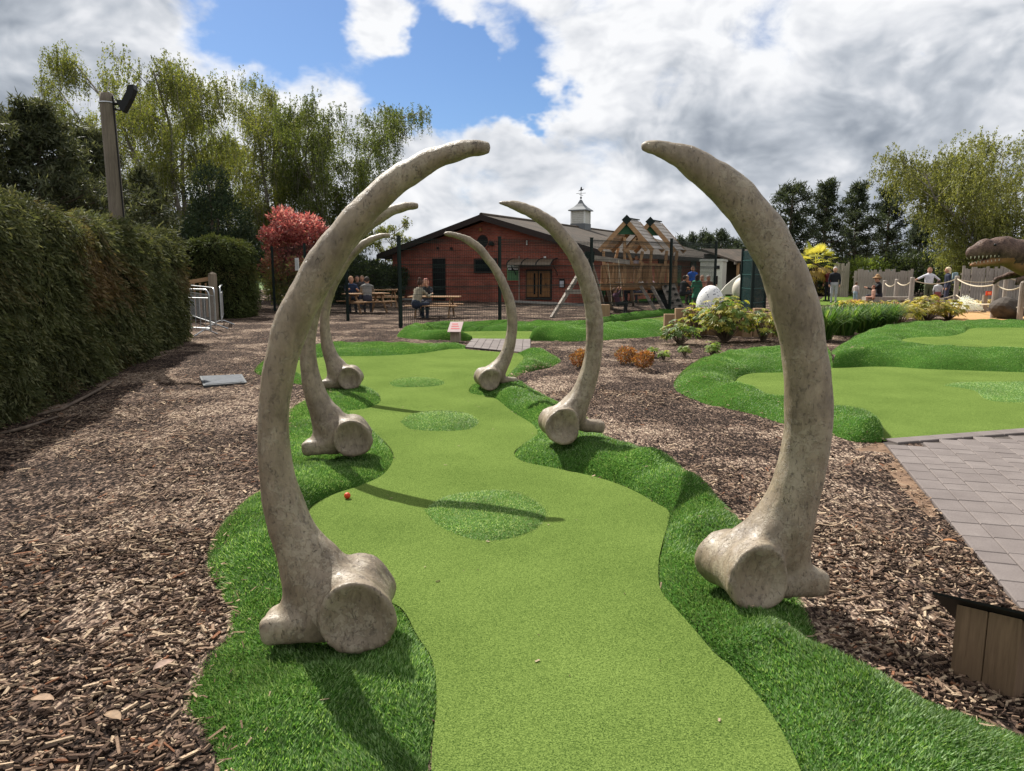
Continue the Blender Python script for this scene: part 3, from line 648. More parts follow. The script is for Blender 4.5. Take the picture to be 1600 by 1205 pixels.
M_BONE = bone_material()
def bone_mesh(name, line, Y, z0, front, back, Rd, knob, h=.0125, ysq=1.15, seed=0, flare=()):
    """line: (px,py,half width px) of the shaft in the plane y=Y; front/back: pixel centres of the drum's two faces with their depth"""
    pts = [at(a, b, Y) for a, b, _ in line]; rr = [c_/FPX*(p.y*math.cos(PITCH)+(EYE-p.z)*math.sin(PITCH)) for (_, _, c_), p in zip(line, pts)]
    # smooth resample
    Q = catmull([(*p, r_) for p, r_ in zip(pts, rr)])[::2]
    fa, ba = at(*front), at(*back); org = Vector(((fa.x+ba.x)/2, (fa.y+ba.y)/2, z0))
    o = np.array(org); allp = np.concatenate([Q[:, :3], [fa[:], ba[:]], [k_[:3] for k_ in knob]])-o
    P = grid(allp.min(0)-.27, allp.max(0)+np.array([.2, .22, .14]), h)
    lo = P[0, 0, 0]
    F = np.full(P.shape[:3], .5)
    def blend(F, a_, b_, ra, rb, k, sq=(1, 1, 1)):
        pad = max(ra, rb)*max(sq)+.10
        i0 = np.maximum(0, np.floor((np.minimum(a_, b_)-pad-lo)/h).astype(int)); i1 = np.ceil((np.maximum(a_, b_)+pad-lo)/h).astype(int)+1
        sl_ = tuple(slice(x, y) for x, y in zip(i0, i1)); F[sl_] = smin(F[sl_], sd_cone(P[sl_], a_, b_, ra, rb, sq), k); return F
    for i in range(len(Q)-1): F = blend(F, Q[i, :3]-o, Q[i+1, :3]-o, Q[i, 3]*.98, Q[i+1, 3]*.98, .018, (1, ysq, 1))
    sh_ = F
    # drum with flared rims and dished faces
    a, b = np.array(fa)-o, np.array(ba)-o
    i0 = np.maximum(0, np.floor((np.minimum(a, b)-Rd-.2-lo)/h).astype(int)); i1 = np.ceil((np.maximum(a, b)+Rd+.2-lo)/h).astype(int)
    blk = tuple(slice(x, y) for x, y in zip(i0, i1)); PF = P; P = PF[blk]; sh_ = F[blk]; ax = (b-a); ln = np.linalg.norm(ax); ax /= ln
    rel = P-a; tt = rel@ax; rad = np.linalg.norm(rel-tt[..., None]*ax, axis=-1); s = np.clip(tt/ln, 0, 1)
    ang = np.arctan2(rel[..., 2], rel[..., 0])
    prof = Rd*(.80+.20*(2*s-1)**2*1.0)*(1+.035*np.cos(3*ang+seed)+.03*np.cos(2*ang+1.3*seed))*(1-.10*s)
    rn = .024
    qx = rad-prof+rn; qy = np.abs(tt-ln/2)-ln/2+rn
    dr = np.minimum(np.maximum(qx, qy), 0)+np.sqrt(np.maximum(qx, 0)**2+np.maximum(qy, 0)**2)-rn
    dish = np.linalg.norm(P-(a-ax*.235), axis=-1)-(.235+.040)
    F[blk] = smin(sh_, dr, .065); P = PF
    # ridges running from the drum rim up the shaft
    mid = Q[-4, :3]-o; hi = Q[-9, :3]-o
    for sx in (-1, 1):
        e0 = a*.5+b*.5+np.array([0, sx*ln*.20, Rd*.55]); F = blend(F, e0, mid+np.array([0, sx*.05, .0]), .045, .038, .06); F = blend(F, mid+np.array([0, sx*.05, 0]), hi+np.array([0, sx*.035, 0]), .036, .02, .05)
    k0, k1 = [np.array(k_[:3])-o for k_ in knob]; r0, r1 = knob[0][3], knob[1][3]
    # outward foot: rounded block
    kc = (k0+k1)/2; kd = k1-k0; kl_ = np.linalg.norm(kd); kx = kd/kl_; kz = np.array([0, 0, 1.0])-kx*kx[2]; kz /= np.linalg.norm(kz); ky = np.cross(kz, kx)
    i0 = np.maximum(0, np.floor((np.minimum(k0, k1)-.25-lo)/h).astype(int)); i1 = np.ceil((np.maximum(k0, k1)+.25-lo)/h).astype(int); kb = tuple(slice(x, y) for x, y in zip(i0, i1))
    rl = PF[kb]-kc; qq = np.stack([np.abs(rl@kx)-kl_/2-r1*.35, np.abs(rl@ky)-r1*.75, np.abs(rl@kz)-r1*.30-.04*(rl@kx)], -1); kd_ = np.linalg.norm(np.maximum(qq, 0), axis=-1)+np.minimum(qq.max(-1), 0)-.036
    F[kb] = smin(F[kb], kd_, .06)
    for fa_, fb_, q0, q1 in flare: F = blend(F, np.array(fa_)-o, np.array(fb_)-o, q0, q1, .07)
    F[blk] = -smin(-F[blk], dish, .018)
    F = np.maximum(F, -(P[..., 2]+.05))
    V, Fc = surface_nets(F, P[0, 0, 0], h)
    # relax and roughen
    me = np_mesh(name, V, Fc, smooth=True)
    bm = bmesh.new(); bm.from_mesh(me)
    for _ in range(2): bmesh.ops.smooth_vert(bm, verts=bm.verts, factor=.5, use_axis_x=True, use_axis_y=True, use_axis_z=True)
    bmesh.ops.recalc_face_normals(bm, faces=bm.faces); bm.normal_update()
    for v in bm.verts:
        c_ = v.co
        v.co += v.normal*(.006*mnoise.noise(Vector((c_.x*9, c_.y*9, c_.z*3.2+seed)))+.0035*mnoise.noise(Vector((c_.x*26, c_.y*26, c_.z*9+seed)))+.006*mnoise.noise(Vector((c_.x*3.2, c_.y*3.2, c_.z*2.4+seed*2)))+.0035*mnoise.noise(Vector((c_.x*15, c_.y*15, c_.z*2.0+seed*3))))
    bm.to_mesh(me); bm.free(); me.polygons.foreach_set('use_smooth', [True]*len(me.polygons))
    return me, org
lineL = [(758, 231, 10.5), (728, 233, 13.5), (680, 248, 17), (630, 275, 20), (585, 312, 22.5), (545, 357, 24), (508, 410, 25), (476, 465, 25.5), (450, 525, 25), (434, 585, 24), (428, 640, 23), (429, 700, 24.5), (437, 760, 27), (450, 810, 31), (470, 858, 36), (494, 900, 42), (525, 935, 48)]
kl0, kl1 = at(495, 974, 2.72), at(436, 977, 2.72)
meL, oL = bone_mesh('rib_bone', lineL, 2.8, .06, (557, 970, 2.57), (568, 913, 2.92), .152, [(*kl0, .062), (*kl1, .06)], seed=1, flare=[(at(482, 872, 2.79), at(462, 948, 2.74), .062, .05), (at(500, 880, 2.8), at(520, 950, 2.72), .07, .08)])
lineR1 = [(1006, 229, 8), (1035, 234, 13), (1075, 250, 20), (1115, 277, 25), (1155, 312, 29), (1190, 358, 32), (1217, 410, 34), (1238, 470, 35), (1252, 530, 35), (1262, 590, 35), (1264, 650, 35.5), (1259, 705, 36), (1245, 760, 38), (1226, 810, 42), (1200, 852, 47)]
kr0, kr1 = at(1220, 911, 3.12), at(1264, 906, 3.16)
meR, oR = bone_mesh('rib_bone', lineR1, 3.12, .05, (1190, 908, 2.92), (1124, 868, 3.26), .152, [(*kr0, .066), (*kr1, .062)], seed=2, ysq=.9, flare=[(at(1232, 820, 3.12), at(1244, 890, 3.14), .075, .06)])
# right bones of the farther arches, shape read at their own depth
lineR2 = [(780, 317, 2.5), (800, 320, 6), (830, 331, 8.5), (860, 350, 10.5), (885, 378, 12), (906, 412, 13), (920, 450, 13.2), (928, 490, 13), (929, 530, 13), (925, 565, 13), (917, 595, 14.5), (907, 620, 17), (895, 645, 21)]
kq0, kq1 = at(910, 664, 5.9), at(934, 666, 5.93)
meR2, oR2 = bone_mesh('rib_bone', lineR2, 5.85, .06, (881, 667, 5.62), (864, 657, 5.97), .152, [(*kq0, .058), (*kq1, .05)], seed=3)
lineR3 = [(696, 365.2, 2.4), (711, 367.3, 4), (732, 375.6, 5.2), (749, 389, 6), (763.6, 406, 6.5), (776.4, 425, 6.9), (787, 446.6, 7.2), (795.5, 470, 7.5), (800, 491, 7.8), (800.8, 512.5, 8), (797.6, 533.7, 8.3), (792, 551, 9.5), (784, 568, 12), (775, 582, 14.5)]
kt0, kt1 = at(786, 594, 9.1), at(801, 596, 9.15)
meR3, oR3 = bone_mesh('rib_bone', lineR3, 9.05, .05, (766, 594, 8.85), (756, 588, 9.18), .148, [(*kt0, .055), (*kt1, .05)], seed=4, h=.0145)
def put(me, loc, label, rz=0.0, sc=1.0, grp=None):
    o = link('rib_bone', me, M_BONE if not me.materials else None); o.location = loc; o.rotation_euler = (0, 0, rz); o.scale = (sc,)*3
    return tag(o, label, 'bone sculpture', 'giant rib bones arching over the putting green')
put(meL, oL, 'tall curved rib bone with foot knob, standing by the leafy shadow on the left bank')['label'] = 'large flaky grey rib bone in front, curving right, clipped-hedge side of green'
put(meR, oR, 'thick smooth tan rib bone in front, curving left, block-path side of green')
# farther left bones: base drum centres on the ground
def base_at(px, py, z): return G(px, py, z)
b2 = at(551, 668, 5.72); o_ = put(meL, (b2.x, b2.y+.02, .055), 'grey rib bone of the middle arch, on the hedge side of the green', R(2)); o_.scale = (1.05, 1, 1.03)
b3 = at(549, 592, 9.0); put(meL, (b3.x, b3.y, .06), 'grey rib bone of the farthest arch, on the hedge side of the green', R(-3), .99)
put(meR2, oR2, 'slender tan rib bone of the middle arch, on the shrub side of the green')
put(meR3, oR3, 'slender tan rib bone of the farthest arch, beside the small paved link')
# ================================================================== vegetation
def unit(v): return v/np.maximum(np.linalg.norm(v, axis=-1, keepdims=True), 1e-9)
def rdir(n): return unit(RNG.normal(size=(n, 3)))
def cards(P, axis, length, width, cols, tri=False):
    """one pointed leaf per point"""
    n = len(P); a = unit(axis); s = unit(np.cross(a, rdir(n))); l = np.broadcast_to(np.asarray(length, float), (n,))[:, None]; w = np.broadcast_to(np.asarray(width, float), (n,))[:, None]
    if tri:
        V = np.stack([P-s*w*.6, P+s*w*.6+a*l*.25, P+a*l*1.05], 1); return V.reshape(-1, 3), np.arange(3*n).reshape(-1, 3), np.repeat(cols, 3, 0)
    V = np.stack([P, P+a*l*.5+s*w*.5, P+a*l, P+a*l*.5-s*w*.5], 1)
    return V.reshape(-1, 3), np.arange(4*n).reshape(-1, 4), np.repeat(cols, 4, 0)
def join(lst):
    V, F, Cc = [], [], []; b = 0
    for v, f, c in lst: V.append(v); F.append(f+b); Cc.append(c); b += len(v)
    return np.concatenate(V), np.concatenate(F), np.concatenate(Cc)
def pick(n, pal, var=.25):
    pal = np.array(pal); c = pal[RNG.integers(0, len(pal), n)]; return c*(1-var+2*var*RNG.random((n, 1)))
M_LEAF = leafmat('leaf', .5, .5, (1.05, 1.03, 1.0)); M_NEEDLE = leafmat('needle', .35, .6, (1.35, 1.35, 1.35), spec=.2); M_HEDGE = leafmat('hedge_spray', .3, .75, (1.0, 1.0, 1.0), spec=.06)
M_BARK = simple('bark', (.16, .12, .09), (.06, .045, .035), 8, .9, .6, (1, 1, .3)); M_BIRCH = simple('birch_bark', (.34, .31, .27), (.07, .06, .05), 7, .85, .4, (1, 1, 1.6))
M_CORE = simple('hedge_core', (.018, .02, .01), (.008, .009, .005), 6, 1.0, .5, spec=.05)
def birch(label, px, Y, top, Rr, seed, pal, nl=46, strands=20, per=16, dense=2.0, low=.22, stems=3, weep=1.0, ls=.082, name='birch_tree', cat='tree', grp=None):
    rg = random.Random(seed); b = G(px, 500); x0 = (px-CX)/FPX*(Y*math.cos(PITCH)+EYE*math.sin(PITCH)); H = at(px, top, Y).z
    t = thing(name, label, cat, (x0, Y, 0), 0, grp)
    wood = MB(); Ps, Ax = [], []; twigs = []
    stemtop = []
    for s in range(stems):
        a = rg.uniform(0, 6.28); sp = rg.uniform(.05, .3)*Rr if stems > 1 else .05
        hh = H*(.96 if s == 0 else rg.uniform(.72, .9)); pts = [(sp*.3*math.cos(a)*k**1.3+.05*rg.uniform(-1, 1)*k, sp*.3*math.sin(a)*k**1.3, hh*k/5) if k else (0.08*math.cos(a), .08*math.sin(a), 0) for k in range(6)]
        pts = [(p[0]*(1+.4*k), p[1]*(1+.4*k), p[2]) for k, p in enumerate(pts)]
        wood.tube(pts, [.13*(1-.17*k)*H/9+.008 for k in range(6)], 6); stemtop.append(pts)
    for i in range(nl):
        st = stemtop[i % stems]; f = low+(1-low)*(i+.5)/nl; f = min(.98, f+rg.uniform(-.03, .03)); k = f*5; k0 = int(min(4, k)); u = k-k0
        p0 = Vector(st[k0])*(1-u)+Vector(st[k0+1])*u
        env = Rr*(math.sin(math.pi*min(1, (1-f)*.92+.12))**.7)*rg.uniform(.65, 1.1); az = i*2.399+rg.uniform(-.4, .4)
        ln = max(.35, env); rise = ln*rg.uniform(.35, .85)
        pts = [p0+Vector((math.cos(az)*ln*q, math.sin(az)*ln*q, rise*(1.6*q-.75*q*q))) for q in (0, .33, .66, 1)]
        wood.tube(pts, [.03*H/9, .022, .014, .006], 4, cap=False)
        for s in range(int(strands*dense*2.2)):
            q = rg.uniform(.25, 1.05); kk = min(2, int(q*3)); uu = q*3-kk; pp = pts[kk]*(1-uu)+pts[kk+1]*uu
            pp = pp+Vector((rg.gauss(0, .20), rg.gauss(0, .20), rg.gauss(.08, .2)))*Rr/2
            L_ = rg.uniform(.35, 1.25)*weep*(H/10); dx, dy = math.cos(az)*.18*rg.random(), math.sin(az)*.18*rg.random()
            m = max(4, int(per*rg.uniform(.6, 1.2))); qq = np.sort(RNG.random(m))
            Ps.append(np.stack([pp.x+dx*qq*L_+RNG.normal(0, .035, m), pp.y+dy*qq*L_+RNG.normal(0, .035, m), pp.z+.12*qq-L_*qq**1.4+RNG.normal(0, .03, m)], 1))
            if s % 6 == 0: wood.tube([pp, pp+Vector((dx*L_*.5, dy*L_*.5, -.25*L_)), pp+Vector((dx*L_, dy*L_, -L_))], .006, 3, cap=False)
    P = np.concatenate(Ps); n = len(P)
    P = P[P[:, 2] > .25]; n = len(P)
    tone = vnoise(P[:, 0]*.9+P[:, 1]*.4, P[:, 2]*.8, seed)
    cols = pick(n, pal)*(1+.25*tone[:, None])
    V, F, c = cards(P, rdir(n)*.7+np.array([0, 0, -1.0]), ls*RNG.uniform(.7, 1.3, n), ls*.62, cols, True)
    wood.build('trunk', M_BIRCH, t, smooth=True)
    link('crown', np_mesh('crown', V, F, c), M_LEAF, t); return t
def bushy(label, px, Y, base_py, clumps, n, ls, pal, name='shrub', cat='shrub', mat=None, trunk=.05, aspect=.5, grp=None, z0=0.0, up=.3, shell=(.55, 1.05), topcol=None, core=True):
    """clumps: (dx, dy, z, rx, rz) round the base"""
    x0 = (px-CX)/FPX*(Y*math.cos(PITCH)+EYE*math.sin(PITCH)); t = thing(name, label, cat, (x0, Y, z0), 0, grp)
    wood = MB(); P, A = [], []; vol = np.array([c[3]**2+c[3]*c[4] for c in clumps]); vol = vol/vol.sum(); top = max(c[2]+c[4] for c in clumps)
    for c, f in zip(clumps, vol):
        k = max(10, int(n*f)); d = rdir(k); r = RNG.uniform(shell[0], shell[1], (k, 1))**.7
        lump = 1+.18*vnoise(d[:, 0]*4+c[0]*3, d[:, 2]*4+c[2]*3, 2)[:, None]
        P.append(np.array([c[0], c[1], c[2]])+d*np.array([c[3], c[3], c[4]])*r*lump); A.append(d)
        wood.tube([(c[0]*.1, c[1]*.1, 0), (c[0]*.45, c[1]*.45, c[2]*.5), (c[0], c[1], c[2]+c[4]*.3)], [trunk, trunk*.7, trunk*.3], 5)
    P = np.concatenate(P); A = np.concatenate(A); ok = P[:, 2] > .03; P, A = P[ok], A[ok]; n = len(P)
    tone = vnoise(P[:, 0]*2.1/max(.3, clumps[0][3]), P[:, 2]*2.1/max(.3, clumps[0][3])+P[:, 1], 4)[:, None]
    cols = pick(n, pal)*(1+.22*tone)
    if topcol is not None:
        k = np.clip((P[:, 2:3]/top-topcol[1])/topcol[2]+.35*RNG.normal(size=(n, 1)), 0, 1); cols = cols*(1-k)+pick(n, topcol[0])*k
    V, F, c = cards(P, A*.7+rdir(n)*.8+np.array([0, 0, up]), ls*RNG.uniform(.6, 1.35, n), ls*aspect, cols, True)
    wood.build('stem' if cat != 'tree' else 'trunk', M_BARK, t, smooth=True)
    link('foliage' if cat != 'tree' else 'crown', np_mesh('foliage', V, F, c), mat or M_LEAF, t)
    return t
def pine(label, px, Y, top, Rr, seed, pal, low=.3, nb=60, tufts=9, nl=.20, name='pine_tree', grp=None, per=12, shape=.8, zb=0, var=.25):
    rg = random.Random(seed); x0 = (px-CX)/FPX*(Y*math.cos(PITCH)+EYE*math.sin(PITCH)); H = at(px, top, Y).z
    t = thing(name, label, 'tree', (x0, Y, zb), 0, grp); wood = MB()
    lean = rg.uniform(-.15, .15); wood.tube([(0, 0, 0), (lean*.3, 0, H*.4), (lean, 0, H*.97)], [.022*H, .016*H, .006*H], 7)
    TP, TA = [], []
    for i in range(nb):
        f = low+(1-low)*(i/nb); z = H*f*.98; az = i*2.399+rg.uniform(-.5, .5)
        ln = Rr*rg.uniform(.9-1.6*var, .9+var)*(1-((f-low)/(1-low))**1.6*.86)*(shape+(1-shape)*min(1, (f-low)*6)); rise = rg.uniform(-.05, .35)*ln
        p0 = Vector((lean*f, 0, z)); p1 = p0+Vector((math.cos(az)*ln, math.sin(az)*ln, rise))
        mid = (p0+p1)/2+Vector((0, 0, -.06*ln)); wood.tube([p0, mid, p1], [.012*H*(1.1-f), .008*H*(1.1-f), .004], 4, cap=False)
        for k in range(tufts):
            q = rg.uniform(.3, 1.0)**.7; pp = p0+(p1-p0)*q; s = .22*ln+.06
            TP.append((pp.x+rg.gauss(0, s*.6), pp.y+rg.gauss(0, s*.6), pp.z+rg.gauss(.03, s*.30))); TA.append((math.cos(az)*.5, math.sin(az)*.5, .7))
    TP.append((lean, 0, H)); TA.append((0, 0, 1)); TP = np.array(TP); TA = np.array(TA)
    n = len(TP); P = np.repeat(TP, per, 0)+RNG.normal(0, nl*.38, (n*per, 3)); A = np.repeat(TA, per, 0)*.5+rdir(n*per)
    tone = np.repeat(.72+.56*RNG.random(n), per)[:, None]
    V, F, c = cards(P, A, nl*RNG.uniform(.7, 1.25, n*per), nl*.22, pick(n*per, pal)*tone, True)
    wood.build('trunk', M_BARK, t, smooth=True); link('crown', np_mesh('crown', V, F, c), M_NEEDLE, t); return t
# ---- clipped conifer hedge
HP = [(-4.1, 2.6), (-4.55, 5.0), (-5.0, 7.0), (-5.35, 8.6), (-5.95, 10.9), (-6.7, 13.9), (-7.0, 15.4), (-7.35, 16.3), (-8.2, 16.9), (-9.4, 17.0)]
def hedge(label, path, H, depth, n, ls, pal, brown, lod=7.0, close=False, wob=.10):
    t = thing('clipped_hedge', label, 'hedge', (path[0][0], path[0][1], 0)); ox, oy = path[0]
    C_ = catmull([(x, y, 0) for x, y in path]); seg = np.linalg.norm(np.diff(C_, axis=0), axis=1); cs = np.concatenate([[0], np.cumsum(seg)]); Lt = cs[-1]
    tan = unit(np.gradient(C_, axis=0)); nor = np.stack([tan[:, 1], -tan[:, 0], np.zeros(len(C_))], 1)   # outward, to the right of travel
    def surf(s, q):
        """s metres along; q: 0..H up the face, then over the top"""
        x = np.interp(s, cs, C_[:, 0]); y = np.interp(s, cs, C_[:, 1]); nx = np.interp(s, cs, nor[:, 0]); ny = np.interp(s, cs, nor[:, 1]); nn = unit(np.stack([nx, ny, np.zeros_like(nx)], 1))
        r = .32; out = np.zeros((len(s), 3)); N_ = np.zeros((len(s), 3)); f = q < H-r; arc = (~f) & (q < H-r+r*1.57); tp = ~f & ~arc
        th = np.clip((q-(H-r))/r, 0, 1.57); back = np.where(tp, q-(H-r)-r*1.57, 0)
        z = np.where(f, q, np.where(arc, H-r+r*np.sin(th), H)); inn = np.where(f, 0, np.where(arc, r*(1-np.cos(th)), r+back))
        bulge = wob*vnoise(s*.9, q*.9, 3)+wob*.7*vnoise(s*2.6, q*2.6, 5)+.05*np.sin(np.clip(q/H, 0, 1)*3.1)
        N_ = nn*np.where(f, 1, np.where(arc, np.cos(th), 0))[:, None]+np.array([0, 0, 1.0])*np.where(f, 0, np.where(arc, np.sin(th), 1))[:, None]
        P = np.stack([x, y, z], 1)-nn*inn[:, None]+N_*bulge[:, None]; return P, N_
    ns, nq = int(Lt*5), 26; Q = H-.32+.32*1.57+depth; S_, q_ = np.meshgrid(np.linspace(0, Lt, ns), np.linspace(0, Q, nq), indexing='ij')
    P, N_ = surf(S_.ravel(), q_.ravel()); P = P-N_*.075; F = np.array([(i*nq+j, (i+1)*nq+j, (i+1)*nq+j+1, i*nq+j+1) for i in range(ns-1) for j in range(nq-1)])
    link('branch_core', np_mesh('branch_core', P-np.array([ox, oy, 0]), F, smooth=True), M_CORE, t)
    s = RNG.random(n*3)*Lt; q = RNG.random(n*3)*Q; P, N_ = surf(s, q); d = np.hypot(P[:, 0], P[:, 1]); keep = RNG.random(len(d)) < np.minimum(1, (lod/d)**1.5)*.9
    keep &= (vnoise(s*5, q*5, 7) > -.72)
    P, N_, q, s = P[keep][:n], N_[keep][:n], q[keep][:n], s[keep][:n]; k = len(P); d = np.hypot(P[:, 0], P[:, 1])
    P = P+N_*RNG.uniform(-.09, .06, (k, 1)); fl = unit(np.stack([vnoise(s*2, q*2, 11), vnoise(s*2, q*2, 12), -.5+0*s], 1))
    sz = ls*np.clip(d/8, .9, 1.7)*RNG.uniform(.6, 1.3, k)
    tone = (1+.30*vnoise(s*1.7, q*1.7, 21))[:, None]; cols = pick(k, pal)*tone
    br = np.clip(vnoise(s*.7, q*1.6, 31)*1.1+.9*np.exp(-((q-H*.62)/.45)**2)-.62+.3*RNG.normal(size=k), 0, 1)[:, None]; cols = cols*(1-br)+pick(k, brown)*br
    out = []
    ax0 = unit(N_*.7+fl*.75+rdir(k)*.45); sd0 = unit(np.cross(ax0, N_+rdir(k)*.5)); B0 = P-np.array([ox, oy, 0])-ax0*sz[:, None]*.3
    for j in range(6):                      # each drooping spray carries six pointed leaflets
        u = (j+.2)/6; s_ = (-1)**j if j < 5 else 0; q0 = B0+ax0*(sz*u)[:, None]-np.array([0, 0, .25])*(sz*u*u)[:, None]
        out.append(cards(q0, ax0*(.8 if j < 5 else 1)+sd0*.65*s_-np.array([0, 0, .3*u]), sz*(.62-.28*u), sz*.125, cols*(.8+.3*u)))
    V, F, c = join(out); link('foliage', np_mesh('foliage', V, F, c), M_HEDGE, t); return t
hedge('long tall clipped conifer hedge casting its shadow on the mulch', HP, 2.28, 2.2, 37000, .122, [(.072, .083, .036), (.095, .105, .048), (.055, .064, .03), (.14, .145, .075)], [(.13, .085, .045), (.10, .066, .034), (.17, .12, .065)])
GP = [(-9.55, 25.2), (-10.6, 24.2), (-10.2, 23.55), (-9.2, 23.5), (-8.75, 24.0), (-8.8, 25.0)]
hedge('short clipped conifer hedge behind the wooden gate post', [(-10.6, 25.5), (-10.75, 24.5), (-10.3, 23.9), (-9.5, 23.75), (-8.95, 24.2), (-8.85, 25.5)], 2.42, .8, 3600, .15, [(.055, .072, .026), (.075, .09, .032)], [(.12, .095, .04), (.14, .115, .05)], lod=26)
# ---- trees beyond the hedge and the fence, left
DK = [(.040, .048, .026), (.055, .062, .034), (.075, .08, .046)]
pine('tall dark pine rising at the hedge, the highest of the pines beside the utility pole', -60, 19, 5, 2.6, 1, DK, .12, 120, 14, .2, grp='pines behind the hedge', per=16)
pine('bushy dark pine between the tallest pine and the utility pole', 80, 21, 158, 2.7, 2, DK, .1, 120, 14, .2, grp='pines behind the hedge', per=16)
pine('low dark pine directly behind the utility pole', 165, 24, 205, 2.6, 3, DK, .1, 100, 13, .2, grp='pines behind the hedge', per=16)
pine('low dark pine between the utility pole and the weeping birches', 245, 26, 262, 1.5, 31, DK, .1, 50, 11, .2, grp='pines behind the hedge', per=14)
BG = [(.125, .15, .035), (.15, .17, .045), (.10, .13, .03), (.18, .19, .06)]
BD = [(.075, .105, .03), (.095, .125, .035), (.12, .15, .04)]
birch('thin pale birch just behind the utility pole', 198, 36, 122, 1.7, 11, BG, 34, 16, 13, 1.8)
birch('tallest weeping birch with loose pale green crown', 292, 34, 78, 2.7, 12, BG, 60, 22, 15, 2.2, .16, 3)
birch('broad weeping birch behind the red-leaved shrub', 430, 39, 100, 2.7, 13, BG, 60, 22, 15, 2.3, .12, 3)
birch('darker green birch leaning towards the brick building', 527, 39, 152, 2.4, 14, BD, 60, 22, 15, 2.3, .1, 2)
birch('small slender birch beside the eaves of the brick building', 612, 43, 345, 1.1, 15, BG, 26, 12, 11, 1.6, .1, 2)
birch('young bright green birch between two weeping birches', 368, 41, 165, 1.7, 16, [(.20, .25, .05), (.16, .2, .04)], 34, 14, 13, 2, .15, 2)
bushy('dense dark conifer under the weeping birches', 342, 30.5, 0, [(0, 0, 1.6, 1.75, 1.7), (.2, 0, 3.2, 1.35, 1.5), (-.1, 0, 4.6, .8, 1.2), (-1.0, .2, 2.4, .9, 1.2), (1.1, 0, 2.0, .9, 1.3)], 22000, .15, [(.022, .036, .02), (.03, .046, .024), (.04, .055, .03)], 'conifer_tree', 'tree', M_NEEDLE, .12, .35)
_r = random.Random(5); RC = []
for k in range(26):
    z = .45+3.1*(k+.5)/26; w_ = 1.35*math.sin(math.pi*min(1, .18+.80*(z/4.0)))**.6; a = k*2.399; q = _r.uniform(.25, 1.0); RC.append((math.cos(a)*w_*q, math.sin(a)*w_*q*.8, z, _r.uniform(.38, .62), _r.uniform(.32, .5)))
bushy('red-leaved shrub with green lower leaves behind the wire fence', 464, 29.3, 0, RC, 16000, .13, [(.28, .34, .09), (.36, .38, .10), (.17, .22, .07)], 'red_shrub', 'shrub', leafmat('red_leaf', .5, .5, (1, 1, 1), tt=(1.15, 1.0, .95)), .03, .5, topcol=([(.42, .12, .10), (.34, .095, .085), (.52, .25, .20), (.24, .06, .065)], .24, .34), shell=(.2, 1.1))
for i, (px, Y, r_, h_) in enumerate([(535, 35, 1.2, 1.7), (570, 37, 1.3, 1.5), (602, 39, 1.1, 1.3), (505, 34, 1.2, 1.9)]):
    bushy(['dark green bush behind the far picnic table', 'rounded dark bush nearest the brick wall corner but one', 'low dark bush at the corner of the brick building', 'tall dark bush beside the red-leaved shrub'][i], px, Y, 0, [(0, 0, h_*.55, r_, h_*.6), (.5, 0, h_*.9, r_*.7, h_*.5), (-.6, 0, h_*.8, r_*.6, h_*.5)], 6500, .13, [(.035, .055, .02), (.05, .075, .026), (.028, .042, .02)], 'dark_bush', 'shrub', grp='dark bushes left of the brick building')
# ---- trees right
for i, (px, top, r_) in enumerate([(1230, 286, 2.7), (1283, 283, 2.2), (1330, 285, 2.2), (1382, 291, 2.5), (1432, 338, 2.0)]):
    pine(['broad dark pine standing behind the fan palm', 'narrow dark pine, next in the row after the pine behind the palm', 'pointed dark pine in the middle of the row of five', 'open-crowned dark pine above the seated man', 'shortest dark pine in the row, partly behind the yellow-green birch'][i], px, 50+i*1.2, top, r_, 40+i, [(.026, .036, .022), (.034, .045, .026), (.044, .055, .032)], .28, 40, 13, .30, grp='dark pines behind the paling fence', per=13, shape=.6, var=.45)
for i in range(9):
    px = 1062+i*15+(i % 3)*3; pine('small distant dark pine in the row beyond the white building', px, 78+(i*7) % 9, [372, 366, 362, 368, 360, 374, 380, 378, 372][i], 1.9, 60+i, [(.026, .036, .024), (.036, .046, .03)], .12, 34, 8, .42, grp='distant pines beyond the white building', per=9)
birch('large rounded yellow-green birch behind the dinosaur', 1540, 40, 205, 3.5, 21, [(.16, .18, .05), (.19, .20, .06), (.13, .15, .04), (.21, .22, .08)], 84, 26, 14, 1.9, .10, 4, .75, .095)
for i, (px, Y, h_, c_) in enumerate([(1275, 47, 2.4, 0), (1340, 47, 2.2, 1), (1405, 47, 2.5, 0), (1455, 46, 2.6, 0), (1500, 44, 2.2, 0), (1590, 46, 2.6, 0), (1215, 49, 2.3, 0)]):
    bushy(['dark undergrowth bush behind the palm', 'bright green bush among the pine trunks', 'dark bush behind the seated man', 'dark bush behind the woman in white', 'dark bush behind the blonde woman', 'dark bush behind the dinosaur', 'dark bush beyond the netting cage'][i], px, Y, 0, [(0, 0, h_*.5, 1.5, h_*.55), (.9, 0, h_*.6, 1.0, h_*.5), (-.9, 0, h_*.55, 1.1, h_*.45)], 3600, .18, [[(.03, .045, .02), (.045, .06, .026)], [(.14, .19, .04), (.11, .15, .035)]][c_], 'background_bush', 'shrub', grp='bushes under the pines')
hr = bushy('low far hedgerow along the edge of the field', 210, 95, 0, [(x*5.0, (x*37) % 7-3, 1.0, 3.4, 1.2+.3*((x*13) % 5)/5) for x in range(-6, 8)], 9000, .5, [(.05, .07, .03), (.07, .085, .035)], 'hedgerow', 'hedgerow')
hr2 = bushy('far tree line on the horizon behind the pines', 1300, 120, 0, [(x*7.0, (x*37) % 7-3, 2.0, 5, 2.0+.9*((x*13) % 5)/5) for x in range(-9, 10)], 9000, .8, [(.045, .06, .03), (.06, .07, .035)], 'tree_line', 'tree line')
